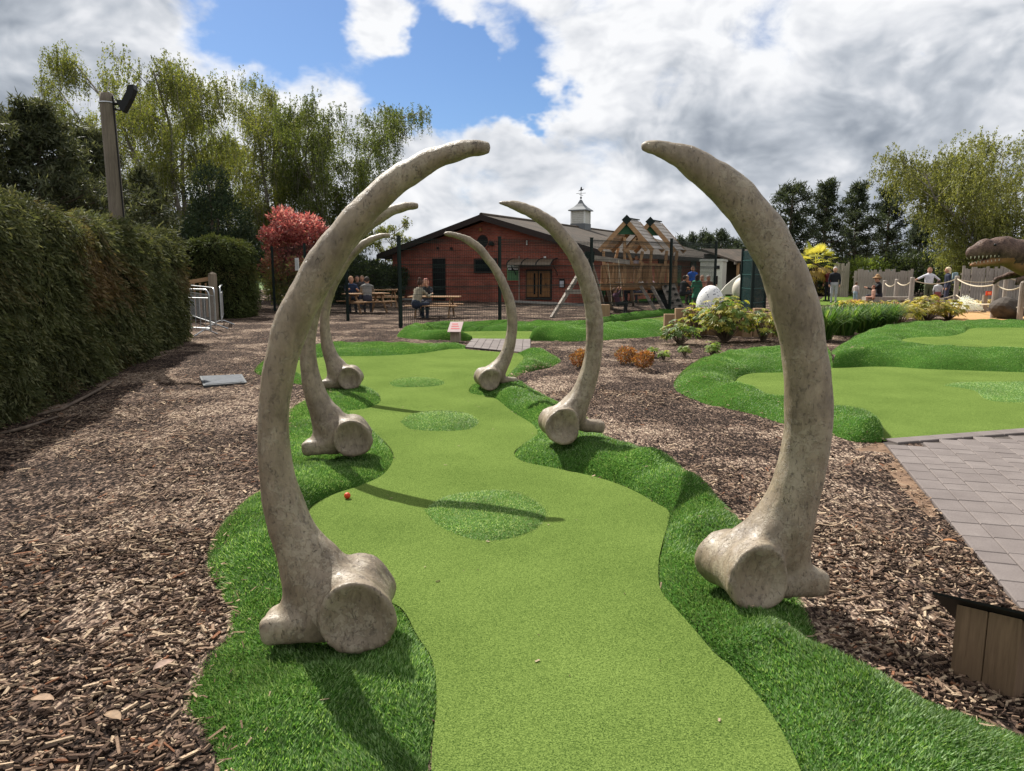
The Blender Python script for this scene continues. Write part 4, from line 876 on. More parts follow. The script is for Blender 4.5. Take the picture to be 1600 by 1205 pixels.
# ---- planted bed: yellow-green shrubs with fingered leaves
FT = [(.30, .30, .05), (.20, .25, .045), (.12, .18, .035), (.40, .36, .10), (.09, .14, .03)]
def fatsia(label, px, py, w, h, n, ls=.13, pal=FT, z0=0.0, grp='yellow-green shrubs in the planting beds'):
    g = G(px, py, z0); t = thing('leafy_shrub', label, 'shrub', (g.x, g.y, z0), 0, grp); wood = MB(); out = []
    for i in range(n):
        u = rdir(1)[0]; u[2] = abs(u[2]); tip = np.array([u[0]*w, u[1]*w, .12+h*(.25+.75*u[2])])*RNG.uniform(.6, 1.0)
        tip[2] = max(.06, tip[2])
        if i % 3 == 0: wood.tube([(tip[0]*.12, tip[1]*.12, 0), (tip[0]*.5, tip[1]*.5, tip[2]*.6), tuple(tip)], [.012, .009, .004], 4, cap=False)
        a0 = RNG.random()*6.28; k = 7; az = a0+np.linspace(-1.9, 1.9, k); nrm = unit(u*.6+np.array([0, 0, .7])+RNG.normal(0, .25, 3)); t1 = unit(np.cross(nrm, np.array([math.cos(a0), math.sin(a0), .1]))); t2 = np.cross(nrm, t1)
        ax = np.cos(az)[:, None]*t1+np.sin(az)[:, None]*t2-nrm*.15; sd_ = np.cross(ax, nrm); l = ls*(1-.25*np.abs(np.linspace(-1, 1, k)))*RNG.uniform(.75, 1.2)
        P = np.tile(tip, (k, 1)); l = l[:, None]
        V = np.stack([P, P+ax*l*.6+sd_*l*.2, P+ax*l-nrm*l*.15, P+ax*l*.6-sd_*l*.2], 1); c = np.tile(pick(1, pal, .3), (k*4, 1))
        out.append((V.reshape(-1, 3), np.arange(4*k).reshape(-1, 4), c))
    V, F, c = join(out); wood.build('stem', M_BARK, t); link('foliage', np_mesh('foliage', V, F, c), M_LEAF, t); return t
fatsia('small leafy shrub at the corner of the timber wall', 1062, 538, .42, .42, 60, pal=[(.12, .19, .045), (.09, .15, .035), (.25, .28, .07)])
fatsia('largest yellow-green shrub in front of the speckled egg', 1133, 533, .66, .95, 230)
fatsia('straggly yellow shrub against the timber wall, left of the largest', 1088, 526, .42, .72, 70)
fatsia('sparse leggy shrub right of the largest one by the timber wall', 1192, 533, .5, .66, 75)
YL = [(.42, .36, .08), (.30, .29, .06), (.20, .22, .045), (.48, .40, .14)]
for i, (px, py, w, h, n) in enumerate([(1405, 507, .75, .62, 120), (1448, 500, .8, .7, 140), (1482, 499, .6, .55, 90), (1360, 490, .7, .4, 80), (1325, 487, .6, .35, 60)]):
    fatsia(['yellow-leaved shrub beside the ornamental grasses', 'bright yellow shrub in front of the woman in white', 'yellow shrub ending the row at the straw bed', 'low yellow shrub below the seated man', 'low yellow shrub behind the ornamental grasses'][i], px, py, w, h, n, .16, YL)
fatsia('round yellow-green bush behind the grey-haired woman', 1317, 461, 1.1, 1.2, 140, .22, FT)
fatsia('small pale green plant below the palm', 1283, 462, .8, .5, 50, .2, YL)
for i, (px, py, w) in enumerate([(977, 569, .17), (1004, 577, .16), (906, 575, .15)]):
    bushy(['orange heather-like shrub, farther of the pair in the mulch', 'orange heather-like shrub, nearer of the pair in the mulch', 'orange heather-like shrub growing by itself behind the middle rib bone'][i], px, G(px, py).y, 0, [(0, 0, .14, w, .13), (.06, .02, .17, w*.7, .1)], 1100, .035, [(.26, .105, .035), (.34, .17, .06), (.22, .07, .03), (.16, .11, .035)], 'orange_shrub', 'shrub', grp='small orange shrubs', trunk=.008)
for i, (px, py, w, h) in enumerate([(1020, 557, .12, .08), (1037, 563, .13, .07), (1070, 557, .12, .09), (1113, 560, .15, .22)]):
    fatsia(['tiny green seedling next to the orange shrubs', 'tiny flat yellow-green seedling before the other seedlings', 'tiny green seedling alone in the mulch below the shrubs', 'small upright bright green plant at the edge of the raised turf'][i], px, py, w, h, 20 if i < 3 else 40, .07, [(.20, .30, .05), (.14, .24, .04), (.26, .33, .08)], grp='small green plants in the mulch')
# ornamental grass clumps
def grass_clump(label, px, py, w, h, n, pal, name='grass_clump', grp='ornamental grass clumps', wid=.012, z0=0.0, spread=1.0):
    g = G(px, py, z0); t = thing(name, label, 'ornamental grass', (g.x, g.y, z0), 0, grp)
    az = RNG.random(n)*6.28; r = w*.35*np.sqrt(RNG.random(n)); b = np.stack([r*np.cos(az), r*np.sin(az), 0*r], 1); d = unit(np.stack([np.cos(az), np.sin(az), 0*az], 1)+RNG.normal(0, .4, (n, 3))*np.array([1, 1, 0]))
    L_ = h*RNG.uniform(.65, 1.15, n)[:, None]; o_ = (w*spread*RNG.uniform(.3, 1.0, n))[:, None]
    m1 = b+d*o_*.35+np.array([0, 0, 1])*L_*.62; m2 = b+d*o_*.75+np.array([0, 0, 1])*L_*.88; tp = b+d*o_*1.15+np.array([0, 0, 1])*L_*.72
    s = unit(np.stack([-d[:, 1], d[:, 0], 0*az], 1))*wid
    V = np.stack([b-s, b+s, m1+s, m1-s, m2+s*.7, m2-s*.7, tp, tp], 1)[:, :7]
    f = np.array([(0, 1, 2, 3), (3, 2, 4, 5), (5, 4, 6, 6)]); F = []
    k = np.arange(n)[:, None]*7; Q = np.concatenate([k+np.array([[0, 1, 2, 3]]), k+np.array([[3, 2, 4, 5]])]); T = k+np.array([[5, 4, 6]])
    Tq = np.concatenate([Q[:, [0, 1, 2]], Q[:, [0, 2, 3]], T]); c = np.repeat(pick(n, pal), 7, 0)
    link('blades', np_mesh('blades', V.reshape(-1, 3), Tq, c), M_LEAF, t); return t
GR = [(.065, .14, .028), (.09, .18, .035), (.045, .10, .02), (.17, .25, .075)]
for i, (px, py) in enumerate([(1283, 530), (1318, 524), (1352, 520), (1378, 517)]):
    grass_clump('arching green ornamental grass clump behind the raised turf bank', px, py, .62, .72, 420, GR)
ST = [(.55, .40, .18), (.45, .30, .12), (.62, .50, .28)]
for i, (px, py) in enumerate([(1362, 485), (1340, 479), (1395, 484)]):
    grass_clump('tuft of dry orange-brown grass by the rope fence', px, py, .55, .32, 160, [(.36, .19, .08), (.45, .26, .11)], grp='dry orange grass tufts')
for i, px in enumerate([1500, 1512, 1525, 1552, 1566, 1580, 1596]):
    grass_clump('bleached dead plant clump behind the low rail', px, 481, .5, .36, 40, [(.62, .52, .34), (.5, .40, .22), (.42, .34, .12)], 'dead_plant', 'bleached dead plants behind the low rail', .035)
# fan palm
g = G(1268, 470); pt = thing('fan_palm', 'yellow-green fan palm with shaggy brown trunk', 'palm', (g.x, g.y, 0)); wood = MB(); Ht = at(1272, 412, g.y).z
wood.tube([(0, 0, 0), (.03, 0, Ht*.5), (.1, 0, Ht)], [.16, .19, .15], 9)
for k in range(70):
    a = RNG.random()*6.28; z = Ht*RNG.uniform(.15, .98); wood.bar((.13*math.cos(a)+.05, .13*math.sin(a), z), (.25*math.cos(a)+.05, .25*math.sin(a), z+.12*RNG.uniform(-1, 1)), .03, .012)
wood.build('trunk', simple('palm_trunk', (.10, .065, .04), (.04, .025, .018), 20, .95, .8), pt)
for k in range(34):
    az = k*2.399; el = R(75-k*4.0); d = np.array([math.cos(az)*math.cos(el), math.sin(az)*math.cos(el), math.sin(el)]); st = np.array([.1, 0, Ht]); e_ = st+d*RNG.uniform(.55, .8); sdv = unit(np.cross(d, [0, 0, 1.0])); up_ = np.cross(sdv, d)
    b_ = np.linspace(-1.35, 1.35, 13); ax = np.cos(b_)[:, None]*d+np.sin(b_)[:, None]*sdv-.12*up_; l = .62*(1-.25*np.abs(b_)/1.35)[:, None]; s2 = unit(np.cross(ax, up_)); P = np.tile(e_, (13, 1))
    V = np.stack([P, P+ax*l*.55+s2*.035, P+ax*l+np.array([0, 0, -.10]), P+ax*l*.55-s2*.035], 1).reshape(-1, 3); V = np.concatenate([V, [st-sdv*.012, st+sdv*.012, e_+sdv*.012, e_-sdv*.012]])
    o_ = k > 22; c = np.tile(pick(1, [(.36, .28, .06), (.30, .22, .09)] if o_ else [(.38, .38, .06), (.27, .31, .05), (.45, .42, .09)], .2), (len(V), 1))
    link('frond', np_mesh('frond', V, np.arange(len(V)).reshape(-1, 4), c), M_LEAF, pt)
# ================================================================== buildings, fences, furniture
def cm(name, c, rough=.6, metal=0.0, var=.8): return simple(name, c, tuple(x*var for x in c), 9, rough, .1, metal=metal)
def brick_material():
    m, t, b, o = base_mat('red_brick'); c = t.nodes.new('ShaderNodeTexCoord'); sp = t.nodes.new('ShaderNodeSeparateXYZ'); t.links.new(c.outputs['Object'], sp.inputs[0])
    cb = t.nodes.new('ShaderNodeCombineXYZ'); t.links.new(mth(t, 'ADD', sp.outputs[0], sp.outputs[1]), cb.inputs[0]); t.links.new(sp.outputs[2], cb.inputs[1])
    br = nd(t, 'ShaderNodeTexBrick', i_Scale=1.0, i_Mortar_Size=.008, i_Bias=0.0); br.inputs['Brick Width'].default_value = .225; br.inputs['Row Height'].default_value = .075; t.links.new(cb.outputs[0], br.inputs['Vector'])
    br.inputs['Color1'].default_value = (.33, .085, .05, 1); br.inputs['Color2'].default_value = (.23, .06, .042, 1); br.inputs['Mortar'].default_value = (.22, .15, .12, 1)
    n = noise_(t, c.outputs['Object'], 1.3, 5); t.links.new(mixc(t, 1.0, br.outputs[0], ramp(t, n, [(.35, (.75, .75, .75)), (.65, (1.15, 1.1, 1.1))]), 'MULTIPLY'), b.inputs['Base Color'])
    b.inputs['Roughness'].default_value = .85; bump(t, b, br.outputs['Fac'], -.4, .01); return m
def tile_material():
    m, t, b, o = base_mat('roof_tile'); v = coords(t, 'Object'); sp = t.nodes.new('ShaderNodeSeparateXYZ'); t.links.new(v, sp.inputs[0])
    cb = t.nodes.new('ShaderNodeCombineXYZ'); t.links.new(sp.outputs[1], cb.inputs[0]); t.links.new(sp.outputs[0], cb.inputs[1])
    br = nd(t, 'ShaderNodeTexBrick', i_Scale=1.0, i_Mortar_Size=.02); br.inputs['Brick Width'].default_value = .33; br.inputs['Row Height'].default_value = .30; t.links.new(cb.outputs[0], br.inputs['Vector'])
    br.inputs['Color1'].default_value = (.075, .058, .047, 1); br.inputs['Color2'].default_value = (.055, .043, .035, 1); br.inputs['Mortar'].default_value = (.035, .027, .022, 1)
    n = noise_(t, v, .8, 6, .65); t.links.new(mixc(t, 1.0, br.outputs[0], ramp(t, n, [(.35, (.7, .75, .7)), (.65, (1.25, 1.2, 1.1))]), 'MULTIPLY'), b.inputs['Base Color']); b.inputs['Roughness'].default_value = .9; bump(t, b, br.outputs['Fac'], -.6, .03); return m
M_BRICK = brick_material(); M_TILE = tile_material()
M_DARK = cm('dark_brown_paint', (.035, .025, .022)); M_BLACK = cm('black_metal', (.012, .012, .013), .5); M_GLASS = cm('dark_glass', (.01, .012, .014), .12)
M_OAK = woodmat('varnished_oak', (.30, .15, .06), (.16, .075, .03)); M_WHITE = cm('white_paint', (.75, .75, .72)); M_LEAD = cm('lead_grey', (.16, .17, .18))
M_FENCE = cm('dark_green_metal', (.005, .013, .011), .5); M_STEEL = simple('galvanised_steel', (.52, .53, .54), (.36, .37, .38), 12, .38, .05, metal=.85)
M_PALE = woodmat('silvered_paling', (.40, .35, .30), (.20, .165, .135)); M_PINE = woodmat('play_timber', (.42, .26, .14), (.25, .14, .07)); M_PINEH = woodmat('play_timber_rail', (.42, .26, .14), (.25, .14, .07), 0)
M_SLEEP = woodmat('sleeper_timber', (.36, .235, .14), (.20, .12, .07), 2); M_POST = woodmat('weathered_post', (.33, .27, .20), (.17, .13, .095), 2); M_ROPE = simple('pale_rope', (.62, .54, .40), (.42, .35, .25), 60, .9, .5)
# ---- brick building
gA, gB = Vector((-6.4, 40, 0)), Vector((3.9, 34.5, 0)); gu = (gB-gA).normalized(); gw = Vector((-gu.y, gu.x, 0)); WID = (gB-gA).length
BLD = thing('brick_building', 'low red brick building with brown tiled gable roof and cupola', 'building', gA, math.atan2(gu.y, gu.x))
def gp(px, py):
    d = ray(px, py); o = Vector((0, 0, EYE)); t = (gA-o).dot(gw)/d.dot(gw); p = o+d*t-gA; return p.dot(gu), p.z
LEN = 26; WZ = 2.4; RZ = 4.12; mid_ = WID/2
MB().prism([(0, 0), (WID, 0), (WID, WZ), (mid_, RZ-.12), (0, WZ)], 0, LEN, axis=1).build('wall', M_BRICK, BLD)
def slope(sx):
    e_ = -.55 if sx < 0 else WID+.55; ez = WZ-.12; mb = MB(); p = [(e_, ez), (mid_, RZ), (mid_, RZ+.13), (e_, ez+.13)]; return mb.prism(p, -.55, LEN+.4, axis=1)
rf = slope(-1).build('roof_slope', M_TILE, BLD); rf2 = slope(1).build('roof_slope', M_TILE, BLD)
mb = MB(); mb.tube([(mid_, -.56, RZ+.12), (mid_, LEN+.4, RZ+.12)], .11, 8); mb.build('ridge_tiles', M_TILE, BLD)
for sx in (-1, 1):
    e_ = -.55 if sx < 0 else WID+.55
    MB().prism([(e_, WZ-.26), (mid_, RZ-.14), (mid_, RZ+.145), (e_, WZ+.03)], -.60, -.553, axis=1).build('bargeboard', M_DARK, BLD)
    MB().box((e_+sx*-.0+sx*.03, LEN/2-.1, WZ-.12), (.05, LEN+1.0, .22)).build('fascia_board', M_DARK, BLD)
def gbox(name, x0, y0, x1, y1, dep, mat, parent=BLD, out=.0):
    (u0, z0), (u1, z1) = gp(x0, y1), gp(x1, y0); z0 = max(z0, .0); return MB().box(((u0+u1)/2, -dep/2-out, (z0+z1)/2), (abs(u1-u0), dep, z1-z0)).build(name, mat, parent)
d_ = gbox('side_door', 677, 404, 696, 468, .05, M_BLACK)
for k in range(6):
    (u0, z0), (u1, z1) = gp(677, 468), gp(696, 404); u = u0+(u1-u0)*(k+.5)/6; MB().box((u, -.06, (z1)/2), (.05, .02, z1-.1)).build('slat', M_BLACK, d_)
w_ = gbox('window', 741, 404, 777, 427, .06, M_DARK); 
(u0, z0), (u1, z1) = gp(744, 424), gp(775, 406.5); MB().box(((u0+u1)/2, -.065, (z0+z1)/2), (u1-u0, .02, z1-z0)).build('pane', M_GLASS, w_)
u, z = gp(755, 377.5); rv = MB()
rv.tube([(u, .02, z), (u, -.06, z)], [.32, .32], 24); rv = rv.build('round_vent', M_BLACK, BLD)
for k in range(5): MB().box((u, -.07, z-.22+.11*k), (.42 if k in (0, 4) else .56, .03, .03)).build('louvre', M_DARK, rv)
mb = MB(); mb.tube([(u+.32*1.12*math.cos(a), -.05, z+.32*1.12*math.sin(a)) for a in np.linspace(0, 2*math.pi, 25)], .045, 5, cap=False); mb.build('brick_ring', M_BRICK, rv)
u, z = gp(769.5, 381); MB().lathe([(.0, -.09), (.12, -.09), (.15, 0), (.10, .09), (0, .09)], 10, (u, -.12, z)).build('wall_fitting', M_BLACK, BLD)  # small black speaker on the gable
u, z = gp(752, 359); MB().box((u, -.06, z), (.14, .1, .16)).build('alarm_box', M_OAK, BLD)
for a, b_ in ((685, 388), (706, 388.5)):
    u, z = gp(a, b_); MB().box((u, -.05, z), (.10, .1, .12)).build('wall_fitting', M_DARK, BLD)
u, z = gp(824, 379.5); MB().box((u, -.05, z), (.05, .06, .22)).build('white_sensor', M_WHITE, BLD)
# soldier-course bands
(u0, z0), (_, z1) = gp(620, 405), gp(620, 402.5)
for zc in (1.28, 2.08): MB().box((mid_, -.006, zc), (WID-.01, .012, .045)).build('brick_band', cm('band_brick', (.20, .055, .04)), BLD)
# double doors under a bowed canopy
dr = gbox('door_frame', 822, 421, 863, 468, .06, M_DARK)
for a, b_ in ((824.5, 841.5), (843.5, 860.5)):
    q = gbox('door_leaf', a, 424, b_, 464, .05, M_OAK, dr, .06)
    (u0, z0), (u1, z1) = gp(a, 464), gp(b_, 424); l = (u0+u1)/2
    for k in range(5): MB().box((u0+(u1-u0)*(k+.5)/5, -.115, (z0+z1)/2), ((u1-u0)/5*.86, .012, (z1-z0)*.97)).build('plank', M_OAK, dr)
    gl = (835.5, 838.5) if a < 840 else (845.5, 848.5)
    (ug, zg), (uh, zh) = gp(gl[0], 460), gp(gl[1], 427); MB().box(((ug+uh)/2, -.128, (zg+zh)/2), (uh-ug, .012, zh-zg)).build('glass_strip', M_GLASS, dr)
u, z = gp(855, 444.5); MB().box((u, -.14, z), (.03, .05, .14)).build('handle', M_BLACK, dr)
(u0, zc), (u1, _) = gp(805, 414), gp(873, 414); can = []
mb = MB(); n = 9
prof = [(-.05-.85*math.sin(a), zc+.36*math.cos(a)-.08) for a in np.linspace(.12, 1.45, n)]
for (y, z) in prof: mb.v += [(u0, y, z), (u1, y, z), (u0, y, z+.015), (u1, y, z+.015)]
for i in range(n-1):
    a = i*4; mb.f += [(a, a+1, a+5, a+4), (a+2, a+6, a+7, a+3), (a, a+4, a+6, a+2), (a+1, a+3, a+7, a+5)]
cnp = mb.build('canopy', simple('bronze_glazing', (.16, .12, .085), (.10, .075, .05), 4, .35), BLD, smooth=False)
for k in range(4):
    u = u0+(u1-u0)*k/3; MB().tube([(u, y, z+.02) for y, z in prof], .03, 5).build('rib', M_BLACK, cnp)
for u in (u0+.05, u1-.05): MB().tube([(u, -.02, zc-.5), (u, -.12, zc-.35), (u, -.55, zc-.02)], .022, 5).build('bracket', M_BLACK, cnp)
gbox('sign_light', 838, 404.5, 846.5, 408.5, .16, M_WHITE); u, z = gp(853, 402); MB().box((u, -.1, z), (.12, .12, .08), rz=.4).build('camera', M_WHITE, BLD)
sg = gbox('wall_sign', 793, 408, 811, 438.5, .04, cm('sign_green', (.13, .26, .12)))
gbox('sign_header', 793.4, 408.4, 810.6, 418, .008, cm('sign_cream', (.62, .64, .56)), sg, .042)
for a in ((796, 410.5, 799, 413.5), (801, 410, 803, 412.5), (804, 413, 807, 415.5)): gbox('sign_print', *a, .006, cm('print_green', (.05, .11, .06)), sg, .052)
lb = gbox('sign_lettering_band', 794.5, 417.5, 810.8, 423.2, .008, M_BLACK, sg, .052)
for i, a in enumerate((795.6, 798.6, 803.0, 805.0, 807.0, 809.0)):
    gbox('sign_letter', a, 418.9, a+1.3, 421.9, .006, M_WHITE, sg, .062)
for k in range(6): gbox('sign_stripe', 794.5+k*2.7, 424, 795.4+k*2.7, 437, .005, cm('stripe_green', (.07, .17, .08)), sg, .042)
gbox('sign_base_strip', 793, 438.6, 811, 440, .04, cm('strip_red', (.36, .05, .04)))
nb = gbox('notice_case', 874.5, 435.5, 882.5, 449.5, .06, M_BLACK); gbox('notice_sheet', 875.6, 439, 881.6, 448.5, .012, cm('paper', (.62, .62, .68)), nb, .062)
u, z = gp(812, 440); MB().tube([(u, -.05, 0), (u, -.05, 2.25)], .035, 6).build('downpipe', cm('pipe_pale', (.35, .27, .22)), BLD)
# openings of the long side wall
for k in range(6):
    w2 = MB().box((WID+.02, 3.0+k*3.6, 1.25), (.06, 1.3, 1.3 if k % 2 else 2.0)).build('window', M_DARK, BLD); MB().box((WID+.06, 3.0+k*3.6, 1.3), (.03, 1.1, 1.1)).build('pane', M_GLASS, w2)
# cupola
cpy = 11.9; cw = .44
cb_ = MB().box((mid_, cpy, RZ+.12), (1.0, 1.0, .5)).build('cupola_base', M_LEAD, BLD)
MB().box((mid_, cpy, RZ+.75), (cw*2, cw*2, .85)).build('cupola_body', cm('cupola_white', (.62, .60, .55)), cb_)
for sx in (-1, 1):
    for sy in (-1, 1): MB().box((mid_+sx*cw, cpy+sy*cw, RZ+.75), (.09, .09, .86)).build('corner_post', M_WHITE, cb_)
    for k in range(6): MB().box((mid_+sx*0, cpy-cw-.02, RZ+.45+.11*k), (.66, .03, .03)).build('louvre', M_WHITE, cb_) if sx > 0 else None
mb = MB()
for (w, z) in ((.62, 1.16), (.60, 1.22), (.33, 1.42), (.16, 1.62), (.05, 1.86)): mb.v += [(mid_-w, cpy-w, RZ+z), (mid_+w, cpy-w, RZ+z), (mid_+w, cpy+w, RZ+z), (mid_-w, cpy+w, RZ+z)]
for i in range(4): mb.f += [tuple(i*4+k for k in q) for q in ((0, 1, 5, 4), (1, 2, 6, 5), (2, 3, 7, 6), (3, 0, 4, 7))]
mb.f += [(0, 3, 2, 1), (16, 17, 18, 19)]; mb.build('cupola_roof', M_LEAD, cb_)
mb = MB(); zt = RZ+1.84; mb.tube([(mid_, cpy, zt), (mid_, cpy, zt+.62)], .016, 6); mb.bar((mid_-.32, cpy, zt+.42), (mid_+.32, cpy, zt+.42), .022); mb.bar((mid_, cpy-.3, zt+.32), (mid_, cpy+.3, zt+.32), .022)
mb.lathe([(0, -.07), (.05, -.05), (.07, 0), (.05, .05), (0, .07)], 8, (mid_, cpy, zt+.14)); mb.prism([(mid_-.2, zt+.56), (mid_-.06, zt+.62), (mid_-.02, zt+.8), (mid_+.04, zt+.82), (mid_+.07, zt+.66), (mid_+.22, zt+.69), (mid_+.08, zt+.58)], cpy-.012, cpy+.012, axis=1); mb.build('weathervane', M_BLACK, cb_)
# paved apron and edging in front of the doors
ap = [G(*p) for p in [(740, 468), (803, 470.5), (870, 474), (945, 477), (960, 470), (870, 466), (760, 464)]]
sheet('apron', [(p.x, p.y) for p in ap], .03, cm('wet_tarmac', (.07, .07, .075)))['label'] = 'dark paved apron in front of the brick building'
tag(MB().bar(G(615, 467.5, .05), G(740, 468.5, .05), .12, .10).bar(G(740, 468.5, .05), G(803, 471, .05), .12, .10).bar(G(803, 471, .05), G(945, 478, .05), .12, .10).build('kerb_edging', cm('kerb_concrete', (.42, .40, .36))), 'pale concrete edging along the brick building', 'kerb')
# ---- annexe: dark lean-to and pale flat-roofed block
e0 = gB+gw*24
sh = thing('lean_to_shelter', 'dark open-fronted lean-to joined to the brick building', 'shelter', (e0.x+.2, e0.y-10, 0), R(-62))
MB().prism([(0, 2.0), (0, 2.12), (-3.2, 2.95), (-3.2, 2.83)], -2.2, 8.5, axis=1).build('roof', M_TILE, sh)
MB().box((-2.6, 3.1, 1.3), (.12, 11.0, 2.6)).build('back_wall', cm('dark_boarding', (.05, .042, .036)), sh)
for k in range(6): MB().box((-.2, -1.9+k*2.0, 1.0), (.12, .12, 2.0)).build('post', M_PALE if k > 2 else M_PINE, sh)
MB().box((-.2, 3.1, 2.0), (.08, 10.6, .14)).build('beam', M_PALE, sh)
MB().box((-2.5, 2.2, 1.45), (.06, .6, .8)).build('notice', cm('cream_notice', (.55, .52, .42)), sh)
wb = thing('white_block', 'small pale flat-roofed block with a dark vent', 'building', at(1114, 448, 41).xy.to_3d(), R(-20))
MB().box((0, 0, 1.02), (1.15, 3, 2.04)).build('wall', cm('pale_render', (.62, .60, .54)), wb); MB().box((0, 0, 2.10), (1.25, 3.1, .12)).build('roof', cm('pale_fascia', (.55, .54, .5)), wb)
MB().box((.35, -1.52, 1.72), (.16, .06, .18)).build('vent', M_BLACK, wb); MB().box((.25, -1.52, 1.05), (.22, .05, .45)).build('window', M_GLASS, wb)
# ---- tall wire fence
FL = [(-11.6, 28.0), (-9.05, 28.2), (-7.1, 25.6), (-5.05, 22.7), (-3.0, 19.85), (-.36, 21.8), (2.55, 24.0), (5.6, 26.3), (8.35, 30.6)]
fen = thing('wire_fence', 'tall dark green welded wire fence on steel posts', 'fence', (0, 0, 0))
for i, (x, y) in enumerate(FL):
    hgt = 2.42+.012*max(0, x+3)*2
    pst = MB().box((x, y, hgt/2), (.075, .075, hgt), rz=.6).build('post', M_FENCE, fen); MB().box((x, y, hgt+.012), (.09, .09, .025), rz=.6).build('cap', M_FENCE, pst)
    if i+1 == len(FL): break
    a, b_ = Vector((x, y, 0)), Vector((*FL[i+1], 0)); d = b_-a; n = int(d.length/.06); mb = MB(); wk = .5 if i < 4 else 1.0; perp = Vector((-d.y, d.x, 0)).normalized()
    for k in range(1, n):
        p = a+d*k/n
        mb.bar((p.x, p.y, .05), (p.x, p.y, hgt-.02), .0072*wk)
    z = .08
    while z < hgt-.04:
        mb.bar((a.x, a.y, z), (b_.x, b_.y, z), .011*wk); z += .2
    for z in (.45, 1.05, 1.65, hgt-.1):
        for s in (-.04, 0, .04): mb.bar(a+perp*(.03 if s == 0 else 0)+Vector((0, 0, z+s)), b_+perp*(.03 if s == 0 else 0)+Vector((0, 0, z+s)), .013*wk)
    mb.build('mesh_panel', M_FENCE, fen)
s0 = at(464, 413, 25.2); fs = thing('fence_notice', 'small white notice fixed to the wire fence by the red shrub', 'sign', (s0.x, s0.y, 0), R(-54))
MB().box((0, 0, s0.z), (.34, .015, .42)).build('plate', M_WHITE, fs)
for k in range(3): MB().box((-.09+.09*k, -.010, s0.z), (.03, .006, .3)).build('print_line', cm('notice_grey', (.45, .47, .47)), fs)
# ---- netting cage
cg = thing('netting_cage', 'dark green netted cage beside the speckled egg', 'cage', at(1175, 480, 27).xy.to_3d())
m, t, b, o_ = base_mat('green_net'); b.inputs['Base Color'].default_value = (.008, .03, .028, 1); tr = t.nodes.new('ShaderNodeBsdfTransparent'); mx = nd(t, 'ShaderNodeMixShader', i_0=.42); t.links.new(b.outputs[0], mx.inputs[1]); t.links.new(tr.outputs[0], mx.inputs[2]); t.links.new(mx.outputs[0], o_.inputs[0]); M_NET = m
c_pts = [at(1157, 480, 27.6), at(1174, 484, 26.0), at(1194, 480, 27.4), at(1178, 478, 29)]; b0 = cg.location
tops = [2.35, 2.75, 2.35, 2.6]
for p, h_ in zip(c_pts, tops): MB().box((p.x-b0.x, p.y-b0.y, h_/2), (.09, .09, h_)).build('post', M_FENCE, cg)
for i in range(4):
    a, b_ = c_pts[i]-b0, c_pts[(i+1) % 4]-b0; a.z = b_.z = 0
    pn = MB().bar(a+Vector((0, 0, 1.2)), b_+Vector((0, 0, 1.2)), .012, 2.1, up=(0, 0, 1)).build('net_panel', M_NET, cg)
    for z in (.4, .9, 1.4, 1.9): MB().bar(a+Vector((0, 0, z)), b_+Vector((0, 0, z)), .02).build('rail', cm('net_rail', (.03, .09, .08)), pn)
# ---- play tower
TB = Vector((4.5, 28.4, 0)); TW = thing('play_tower', 'timber play tower with two shingled gable roofs and a climbing wall', 'play tower', TB)
def tp(px, py, Y): return at(px, py, Y)-TB
Zp = .95
MB().prism([tuple((tp(937, 446, 27.8))[:2]), tuple(tp(1058, 446, 28.8)[:2]), tuple(tp(1058, 446, 30.2)[:2]), tuple(tp(941, 446, 29.4)[:2])], .80, .95).build('deck', M_PINEH, TW)
pa, pb = tp(938, 446, 27.75), tp(1058, 446, 28.75); pa.z = pb.z = 0
MB().bar(pa+Vector((0, -.05, .98)), pb+Vector((0, -.05, .98)), .06, .22).build('rail', M_PINEH, TW)
MB().bar(pa+Vector((.1, -.05, 1.75)), pb+Vector((-.2, -.05, 1.75)), .06, .10).build('rail', M_PINEH, TW)
for k in range(26):
    u = (k+.5)/26; p = pa*(1-u)+pb*u
    if k in (17, 21): continue
    MB().box((p.x, p.y, 1.42), (.098, .03, .62), rz=math.atan2(pb.y-pa.y, pb.x-pa.x)).build('board', M_PINE, TW)
for (a, b2, c_, d_, Y) in [(946, 447, 943, 393, 27.7), (976, 447, 976, 371, 27.6), (1014, 447, 1018, 391, 27.9), (1035, 447, 1042, 392, 28.4), (1052, 447, 1058, 392, 28.6), (958, 447, 946, 412, 27.6), (992, 447, 1004, 410, 27.6), (988, 412, 981, 393, 27.7), (1000, 412, 1004, 393, 27.7), (1018, 447, 1016, 412, 28), (1030, 447, 1036, 415, 28.1), (952, 447, 966, 388, 29.2), (1046, 447, 1050, 392, 29.6)]:
    MB().bar(tp(a, b2, Y), tp(c_, d_, Y), .10, .10).build('post', M_PINE, TW)
def ground_leg(px, py, tx, ty, Y, w=.10, mat=M_PALE): 
    g = G(px, py)-TB; MB().bar((g.x, g.y, 0), tp(tx, ty, Y), w, w).build('leg', mat, TW)
for a in [(1026, 488, 1001, 447, 27.8), (1040, 488, 1018, 447, 28), (1046, 484, 1024, 447, 28.8), (957, 484, 948, 447, 28), (1052, 484, 1056, 447, 29.5), (990, 478, 986, 447, 29)]: ground_leg(*a)
M_SHIN = woodmat('sunlit_silver_shingle', (.52, .47, .42), (.30, .26, .23), 1)  # silvered timber, lightened so the colour carries the sunlit gleam of the slopes
